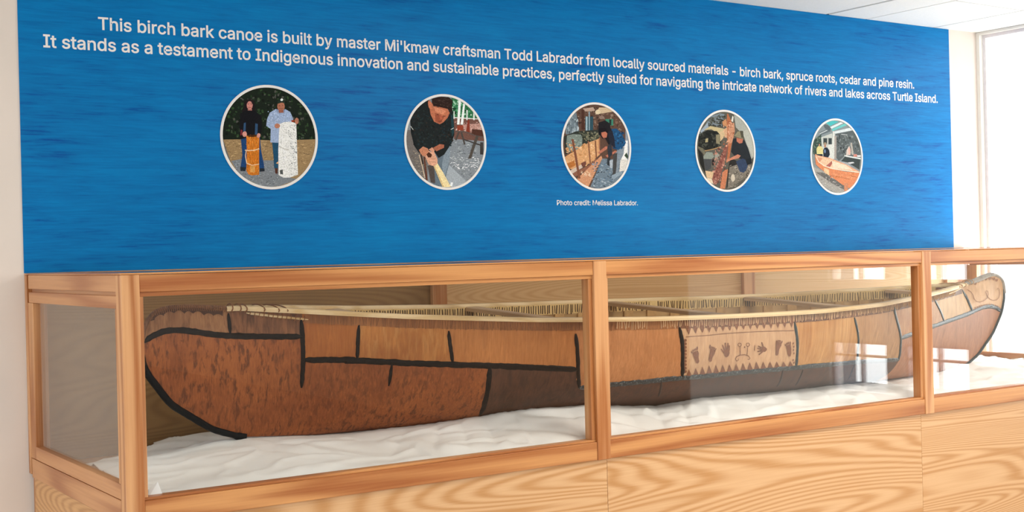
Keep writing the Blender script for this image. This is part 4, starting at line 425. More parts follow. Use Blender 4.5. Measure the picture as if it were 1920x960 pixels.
SEAM = {"A":[0.017,"k",[[0.2162,1.3054],[0.2315,1.3156],[0.2441,1.3235],[0.2756,1.3361],[0.3133,1.3386],[0.3508,1.3368],[0.3884,1.3288],[0.4326,1.3204],[0.4835,1.313],[0.5461,1.3086],[0.6075,1.3067],[0.6693,1.3041],[0.714,1.3028]]],"C":[0.013,"k",[[0.7087,1.3605],[0.7125,1.3291],[0.714,1.3028],[0.7158,1.2699],[0.7183,1.2237],[0.7178,1.1772],[0.7173,1.133]]],"D":[0.011,"k",[[0.4914,1.3842],[0.4921,1.3602],[0.4917,1.3164]]],"E":[0.0185,"k",[[0.7183,1.2257],[0.7947,1.224],[0.8888,1.2196],[0.8363,1.2215],[0.9048,1.2171],[0.9743,1.211],[1.0449,1.2049],[1.1166,1.1993],[1.1896,1.1942],[1.264,1.189],[1.34,1.1835],[1.4177,1.177],[1.4974,1.1695],[1.5792,1.1624],[1.6566,1.1553]]],"F":[0.011,"k",[[0.8883,1.3373],[0.8861,1.2929],[0.886,1.222]]],"G":[0.011,"k",[[1.1806,1.3099],[1.1851,1.2693],[1.1926,1.2321],[1.2004,1.196]]],"H":[0.009,"k",[[0.9977,1.2058],[0.997,1.1725],[0.9955,1.1276]]],"I":[0.016,"k",[[1.3288,1.1817],[1.3324,1.1431],[1.3385,1.0955],[1.3464,1.0453],[1.365,0.9939]]],"J":[0.013,"k",[[1.6369,1.2844],[1.6442,1.2367],[1.6513,1.1901],[1.6576,1.1505],[1.6711,1.1095],[1.6855,1.0819]]],"K":[0.018,"g",[[1.6795,1.0857],[1.7188,1.0857],[1.8036,1.0889],[1.8838,1.0906],[1.9589,1.0919],[2.0358,1.0944],[2.1165,1.0943],[2.1998,1.0947],[2.2861,1.0955],[2.3761,1.0959],[2.4711,1.095],[2.571,1.0936],[2.733,1.089],[2.7947,1.0893],[2.9771,1.0817],[3.1635,1.0751],[3.3414,1.0634],[3.5462,1.0469]]],"L":[0.015,"k",[[2.0671,1.29],[2.0738,1.2726],[2.0806,1.2465],[2.0855,1.2204],[2.0897,1.1884],[2.0931,1.156],[2.113,1.0981]]],"M":[0.007,"b",[[2.0184,1.0977],[2.0363,1.0618],[2.0632,1.0207]]],"N":[0.014,"t",[[2.6648,1.2778],[2.6745,1.2504],[2.6862,1.2113],[2.6934,1.172],[2.7011,1.1319],[2.7177,1.092]]],"O":[0.008,"b",[[2.6401,1.0869],[2.6608,1.0531],[2.6984,1.0054]]],"U":[0.008,"b",[[2.7712,1.0755],[2.7891,1.041],[2.8263,0.9982]]],"P":[0.013,"t",[[3.0675,1.2734],[3.0839,1.2441],[3.1002,1.2106],[3.1139,1.1727],[3.1235,1.1303],[3.1508,1.0809]]],"X":[0.006,"b",[[3.1426,1.0729],[3.1585,1.0353],[3.2144,0.9855]]],"Q":[0.016,"t",[[3.3996,1.2982],[3.4103,1.268],[3.4375,1.228],[3.4636,1.1919],[3.4924,1.1549],[3.5093,1.1139],[3.5313,1.0759],[3.5507,1.0441]]],"S":[0.019,"g",[[3.4964,1.1524],[3.5722,1.1592],[3.6422,1.1644],[3.8299,1.177],[3.9794,1.186],[4.0992,1.1961],[4.2174,1.2072],[4.2982,1.2195],[4.3769,1.233],[4.4639,1.2339],[4.5132,1.2204],[4.5508,1.2037]]],"T":[0.013,"t",[[3.8251,1.3031],[3.8617,1.2778],[3.9091,1.2435],[3.9537,1.2063],[3.9732,1.1865]]],"V":[0.018,"t",[[4.2114,1.3266],[4.2379,1.3011],[4.2484,1.2691],[4.2603,1.2368],[4.2754,1.2144]]]}
def poly_z(n, x):
    p = SEAM[n][2]
    if x < p[0][0] or x > p[-1][0]: return None
    return pl(p, x)
def poly_x(n, z):
    p = sorted((b, a) for a, b in SEAM[n][2]); return pl(p, z)
LIM = {'J': poly_x('J', 1.155)}
def region(X, Z):
    if X < .714: zb = pl(SEAM['A'][2], X)
    elif X < poly_x('J', min(max(Z, 1.1), 1.27)): zb = pl(SEAM['E'][2], X)
    elif X < poly_x('Q', min(max(Z, 1.05), 1.29)): zb = pl(SEAM['K'][2], X)
    else: zb = pl(SEAM['S'][2], X)
    if Z > zb:
        for n, nm in (('D', 'u0'), ('C', 'u1'), ('F', 'u2'), ('G', 'u3'), ('J', 'u4'), ('L', 'u5'), ('N', 'u6'), ('P', 'u7'), ('Q', 'u8'), ('T', 'u9'), ('V', 'u10')):
            if X < poly_x(n, Z): return nm
        return 'u11'
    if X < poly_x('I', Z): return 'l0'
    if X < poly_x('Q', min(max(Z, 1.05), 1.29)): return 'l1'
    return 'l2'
def B_(l, d, f, a, *r): return (lin(l), lin(d), lin(f), a) + r
BK = {'u0': B_('a8764e', '7c4e30', '5a3622', .5), 'u1': B_('94613f', '5e3a24', '3c2416', .7), 'u2': B_('b0692f', '945020', '7a4624', .25), 'u3': B_('be7a3c', '9c5c2a', 'd09858', .4),
      'u4': B_('c07c44', 'a4622e', '8c5630', .25), 'u5': B_('c48452', 'a96a3a', '6e4024', .2, 60, 14), 'u6': B_('cfa47c', 'b98b64', '8a5c3c', .18), 'u7': B_('cf9c62', 'aa6c30', '8a5426', .3, 30, 1.5),
      'u8': B_('c69868', 'a87548', '7e5232', .4), 'u9': B_('cfa072', 'a8714a', '8a5838', .5), 'u10': B_('d8b284', 'b58a5c', '8f623f', .4), 'u11': B_('d9b189', 'c0926a', '9c6e4c', .2),
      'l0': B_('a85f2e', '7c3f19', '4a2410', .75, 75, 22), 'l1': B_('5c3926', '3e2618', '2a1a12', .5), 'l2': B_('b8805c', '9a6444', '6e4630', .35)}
PL = {'u0': 'left end bark with a scalloped dark border', 'u6': 'pale bark panel etched with hands and feet', 'l1': 'dark brown lower bark', 'l0': 'mottled reddish lower bark', 'u11': 'pale right end bark with a looped line'}
NX, NTT = 340, 46
xs = [XL+(XR-XL)*(1-math.cos(math.pi*i/NX))/2 for i in range(NX+1)]
tt = [(j/NTT)**1.0 for j in range(NTT+1)]
tt = [1-(1-v_)**1.25 for v_ in tt]
grid = [[(X, pl(UP, X)+(pl(LO, X)-pl(UP, X))*v_) for v_ in tt] for X in xs]
nearF = {}
for i in range(NX):
    for j in range(NTT):
        cx = (xs[i]+xs[i+1])/2; cz = sum(grid[a][b][1] for a in (i, i+1) for b in (j, j+1))/4
        nearF.setdefault(region(cx, cz), []).append((i, j))
def patch(cells, side, off):
    ids = {}; V = []; F = []
    def vid(i, j):
        if (i, j) not in ids:
            X, Z = grid[i][j]; ids[i, j] = len(V); V.append(L3(X, side*(hb(X, Z)+off), Z))
        return ids[i, j]
    for i, j in cells:
        f = (vid(i, j), vid(i+1, j), vid(i+1, j+1), vid(i, j+1)); F.append(f if side > 0 else f[::-1])
    return V, F
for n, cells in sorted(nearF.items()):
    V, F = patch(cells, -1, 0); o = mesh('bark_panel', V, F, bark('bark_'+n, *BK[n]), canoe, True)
    if n in PL: o['label'] = PL[n]
V, F = patch([(i, j) for i in range(NX) for j in range(NTT)], 1, 0)
o = mesh('far_side_bark', V, F, bark('bark_far', *BK['u4']), canoe, True)
# inner lining and ribs
linM = oak('cedar_lining', 'x', lin('cfa874'), lin('a07a4c'), False, .7)
V = []; F = []; cols = [i for i in range(NX+1) if .72 < xs[i] < 4.05]
tl = [.03+.94*j/20 for j in range(21)]
def inner(X, v_, o_=.012):
    zu, zl = pl(UP, X)-.002, pl(LO, X)+.016; Z = zu+(zl-zu)*v_; return max(.002, hb(X, Z)-o_), Z
for i in cols:
    row = []
    for s_ in (-1, 1):
        for v_ in (tl if s_ < 0 else tl[::-1]):
            y, Z = inner(xs[i], v_); row.append(L3(xs[i], s_*y, Z))
    V += row
nr = 42
for a in range(len(cols)-1):
    for b in range(nr-1): F.append((a*nr+b, (a+1)*nr+b, (a+1)*nr+b+1, a*nr+b+1))
mesh('cedar_lining', V, F, linM, canoe, True)
ribM = plain('cedar_rib', lin('c49a66'), .65, .3, .15, 40)
for k in range(24):
    X = .95+k*(3.85-.95)/23; V = []; F = []
    vs = [.12+.85*j/14 for j in range(15)]; path = [(-1, v_) for v_ in vs]+[(1, v_) for v_ in vs[::-1]]
    for s_, v_ in path:
        for dx in (-.024, .024):
            for o_ in (.013, .021):
                y, Z = inner(X+dx, v_, o_); V.append(L3(X+dx, s_*y, Z+(.004 if o_ > .015 else 0)))
    for a in range(len(path)-1):
        b = 4*a
        F += [(b+1, b+3, b+7, b+5), (b, b+1, b+5, b+4), (b+2, b+6, b+7, b+3), (b, b+4, b+6, b+2)]
    mesh('rib', V, F, ribM, canoe)
# etched and stitched strips under the gunwales
def strip(side, xa, xb, d0, d1, off, step=.012):
    V = []; F = []; n = int((xb-xa)/step)
    for i in range(n+1):
        X = xa+(xb-xa)*i/n; zu = pl(UP, X)
        for j in range(5):
            Z = zu-(d0+(d1-d0)*j/4) - (.002*noise.noise((X*40, 0, 3)) if j == 4 else 0)
            V.append(L3(X, side*(hb(X, Z)+off), Z))
    for i in range(n):
        for j in range(4): F.append((i*5+j, (i+1)*5+j, (i+1)*5+j+1, i*5+j+1))
    return V, F
rimM = bark('rim_bark', *B_('9a6a44', '6e4628', '55341f', .5))
rimD = bark('rim_bark_dark', *B_('7e5238', '5c3a28', '432719', .4))
V, F = strip(-1, .72, 2.06, .0, .035, .0016); mesh('rim_strip', V, F, bark('rim_bark_left', *B_('a46a3c', '824e2a', '6a3e22', .4)), canoe, True)
V, F = strip(-1, 2.06, 4.2, .0, .036, .0016); mesh('rim_strip', V, F, rimD, canoe, True)
V, F = strip(1, .75, 4.1, .002, .044, -.0135); mesh('inner_rim_strip', V, F, bark('rim_bark_pale', *B_('efcf92', 'd8b070', '8a6236', .2)), canoe, True)
def lash(side, xs_, off, l0, l1, w, mat, name, slant=.1):
    q = MB(); r_ = random.Random(11+int(side))
    for X in xs_:
        a = l0+r_.uniform(-.002, .002); b = l1+r_.uniform(-.005, .005); sl = r_.gauss(0, slant)*.03; ww = w*r_.uniform(.7, 1.3)
        V = []
        for k in range(4):
            u = k/3; Z = pl(UP, X)-(a+(b-a)*u); x = X+sl*u
            for dx, do in ((-ww, 0), (0, .0016), (ww, 0)): V.append(L3(x+dx, side*(hb(x, Z)+off+(do if off > 0 else -do)), Z))
        F = []
        for k in range(3): F += [(3*k, 3*k+1, 3*k+4, 3*k+3), (3*k+1, 3*k+2, 3*k+5, 3*k+4)]
        q.add(V, F)
    o = q.build(name, mat, canoe); o['kind'] = 'stuff'; return o
r_ = random.Random(5)
def places(a, b, step, skip):
    out = []; x = a
    while x < b:
        if noise.noise((x*9, 1.7, skip)) < .6: out.append(x+r_.uniform(-.001, .001))
        x += step*r_.uniform(.8, 1.25)
    return out
rootL = plain('root_light', lin('c9a27a'), .6, .3, .2, 80); rootB = plain('root_brown', lin('8a5a38'), .6, .3, .2, 80); rootD = plain('root_dark', lin('4c3424'), .6, .3, .2, 80)
lash(-1, places(.74, 1.8, .0085, 1), .0022, .006, .033, .0013, rootB, 'root_lashing', .09)
lash(-1, places(1.8, 4.1, .0095, 2), .0022, .005, .031, .0018, rootL, 'root_lashing', .1)
lash(1, places(.8, 4.08, .0125, 3), -.0142, .006, .042, .0022, rootD, 'inner_root_lashing', .1)
# gunwales
gunM = oak('gunwale_wood', 'x', lin('efd3a6'), lin('d6b27c'), False, .5)
def gunwale(side):
    V = []; F = []; n = 150; a, b = XJ-.03, XK+.03
    for i in range(n+1):
        X = a+(b-a)*i/n; g = gun(X)+.003; z = pl(UP, min(max(X, XJ+.02), XK-.02))+.003; k = min(1, .45+min(X-a, b-X)*3)
        yi, yo = g-.016*k, g+.012*k; h = .0075
        for y, dz in ((yi, -h), (yo, -h), (yo+.002, 0), (yo-.002, h), (yi+.002, h), (yi, 0)): V.append(L3(X, side*max(y, .0005), z+dz))
    m = 6
    for i in range(n):
        for j in range(m):
            f = (i*m+j, i*m+(j+1) % m, (i+1)*m+(j+1) % m, (i+1)*m+j); F.append(f)
    F += [tuple(range(m)), tuple(n*m+j for j in range(m))]
    return mesh('gunwale', V, F, gunM, canoe)
gunwale(-1); gunwale(1)
# thwarts
thM = oak('thwart_wood', 'y', lin('d8b48a'), lin('b8936a'), False, .6)
for X in (.93, 1.62, 2.37, 3.12, 3.86):
    q = MB(); g = gun(X)-.016; z = pl(UP, X)-.007; V = []; F = []; n = 10
    for i in range(n+1):
        y = -g+2*g*i/n; w = .022+.012*(2*abs(i/n-.5))**2; h = .008
        for dx, dz in ((-w, -h), (w, -h), (w, h*.6), (w*.8, h), (-w*.8, h), (-w, h*.6)): V.append(L3(X+dx, y, z+dz))
    for i in range(n):
        for j in range(6): F.append((i*6+j, i*6+(j+1) % 6, (i+1)*6+(j+1) % 6, (i+1)*6+j))
    F += [tuple(range(6)), tuple(n*6+j for j in range(6))]
    mesh('thwart', V, F, thM, canoe)
# seams of pitch
t = NT('black_pitch'); f = t.noise(t.coord(), 90, 4, .7); t.bump(f, .6, .004)
pitch = t.fin(t.ramp(f, [(.35, lin('040606')), (.7, lin('0d1112'))]), .5, .15)
t = NT('grey_pitch'); f = t.noise(t.coord((1, 1, 1)), 140, 4, .75); t.bump(f, .9, .005)
greyp = t.fin(t.ramp(f, [(.42, lin('0e1515')), (.56, lin('283234')), (.68, lin('909a9a'))]), .35, .45)
t = NT('teal_pitch'); f = t.noise(t.coord(), 90, 4, .7); t.bump(f, .6, .004)
tealp = t.fin(t.ramp(f, [(.35, lin('0c1a1c')), (.7, lin('1e3436'))]), .4, .3)
brownp = plain('brown_seam', lin('33251f'), .6)
PM = {'k': pitch, 'g': greyp, 't': tealp, 'b': brownp}
def ribbon(pts, w, mat, name, h=.0034):
    P = [Vector(p) for p in pts]; R = []
    for a, b in zip(P, P[1:]):
        n = max(1, int((b-a).length/.008)); R += [a+(b-a)*k/n for k in range(n)]
    R.append(P[-1]); m = len(R)
    for _ in range(3): R = [R[0]]+[(R[i-1]+R[i]*2+R[i+1])/4 for i in range(1, m-1)]+[R[-1]]
    V = []; F = []; prof = (-1, -.85, -.45, 0, .45, .85, 1)
    for i, p in enumerate(R):
        t_ = (R[min(i+1, m-1)]-R[max(i-1, 0)]).normalized(); n_ = Vector((-t_.y, t_.x))
        e = min(1, .35+min(i, m-1-i)*.3)
        wl = w/2*e*(1+.28*noise.noise((p.x*70, p.y*70, 1))); wr = w/2*e*(1+.28*noise.noise((p.x*70, p.y*70, 9)))
        for u in prof:
            q = p+n_*u*(wr if u > 0 else wl); X = min(max(q.x, XL), XR); zu, zl = pl(UP, X), pl(LO, X); Z = min(max(q.y, zl), zu)
            hh = h*(1-u*u)*(1+.4*noise.noise((q.x*120, q.y*120, 4))) + (.0006 if abs(u) < 1 else -.002)
            V.append(L3(q.x, -(hb(X, Z)+hh), q.y if zl < q.y < zu else Z))
    for i in range(m-1):
        for j in range(6): F.append((i*7+j, i*7+j+1, (i+1)*7+j+1, (i+1)*7+j))
    o = mesh(name, V, F, mat, canoe, True); return o
for n, (w, c, pts) in SEAM.items():
    o = ribbon(pts, w*1.22, PM[c], 'pitch_seam')
    if c == 'g': o['label'] = 'rough grey black pitch seam'
# stem bands, end welts
def densify(T, a, b):
    out = []
    for p, q in zip(T, T[1:]):
        p, q = Vector(p), Vector(q); n = max(1, int((q-p).length/.012)); out += [p+(q-p)*k/n for k in range(n)]
    out.append(Vector(T[-1])); out = [p for p in out if a <= p.x <= b]
    for _ in range(4): out = [out[0]]+[(out[i-1]+out[i]*2+out[i+1])/4 for i in range(1, len(out)-1)]+[out[-1]]
    return out
rr = random.Random(2)
p = densify(LO, XL, .56); q = MB(); q.tube([L3(v_.x, 0, v_.y) for v_ in p], lambda i: .0115*(1+.12*noise.noise((i*.7, 0, 0)))*(1.35 if i > len(p)-4 else 1), 10, .013); q.build('stem_band', pitch, canoe, True)
p = densify(LO, 4.2, XR); p.append(Vector((4.562, 1.315))); q = MB(); q.tube([L3(v_.x, 0, v_.y) for v_ in p], lambda i: .008*(1+.12*noise.noise((i*.7, 0, 0))), 10, .011); q.build('stem_band', tealp, canoe, True)
p = densify(UP, XL, XJ+.02); q = MB(); q.tube([L3(v_.x, 0, v_.y) for v_ in p], .0065, 8, .011); q.build('end_welt', bark('welt_brown', *B_('8a5f40', '5c3a26', '3a2418', .6)), canoe, True)
p = densify(UP, XK-.02, XR); q = MB(); q.tube([L3(v_.x, 0, v_.y) for v_ in p], lambda i: .006+.007*math.sin(math.pi*min(1, i/max(1, len(p)-8))), 8, .016); q.build('end_welt', bark('welt_grey', *B_('b5aca0', '8c8378', '5f574e', .4)), canoe, True)
# stitches over the left welt, lashings at the gunwale ends
q = MB()
for k in range(46):
    X = .235+k*.0062; Z = pl(UP, X); q.tube([L3(X, -.012, Z-.012), L3(X+.002, -.0135, Z-.002), L3(X+.003, -.006, Z+.0075)], .0011, 5)
q.build('welt_stitching', rootB, canoe)['kind'] = 'stuff'
for a, b in ((.5, .66), (4.13, 4.29)):
    n = 8
    for k in range(n):
        q = MB()
        X = a+(b-a)*k/(n-1); Z = pl(UP, X)+.003; g = gun(X)+.019
        if k in (3, 5): continue
        q.tube([L3(X+.004*math.sin(k*2.1), g*math.cos(w_), Z+.0125*math.sin(w_)) for w_ in [2*math.pi*j/16 for j in range(17)]], .0022, 6)
        q.build('end_lashing', rootL if a > 2 else rootB, canoe, True)
ot = [(0.545, 1.3838), (.62, 1.3725), (.73, 1.3585)]
o = ribbon(ot, .009, gunM, 'outwale_tip', .005)
ot = [(4.0, 1.318), (4.1, 1.326), (4.2, 1.336)]
o = ribbon(ot, .009, gunM, 'outwale_tip', .005)
q = MB()
for k in range(13):
    X = .555+k*.0135; Z = pl([(0.545, 1.3838), (.62, 1.3725), (.73, 1.3585)], X); h = hb(X, Z)
    q.tube([L3(X-.002, -h-.001, Z-.009), L3(X, -h-.0075, Z-.003), L3(X+.001, -h-.0075, Z+.003), L3(X+.003, -hb(X, Z+.01)-.001, Z+.011)], .0014, 5)
q.build('tip_stitching', rootB, canoe)['kind'] = 'stuff'
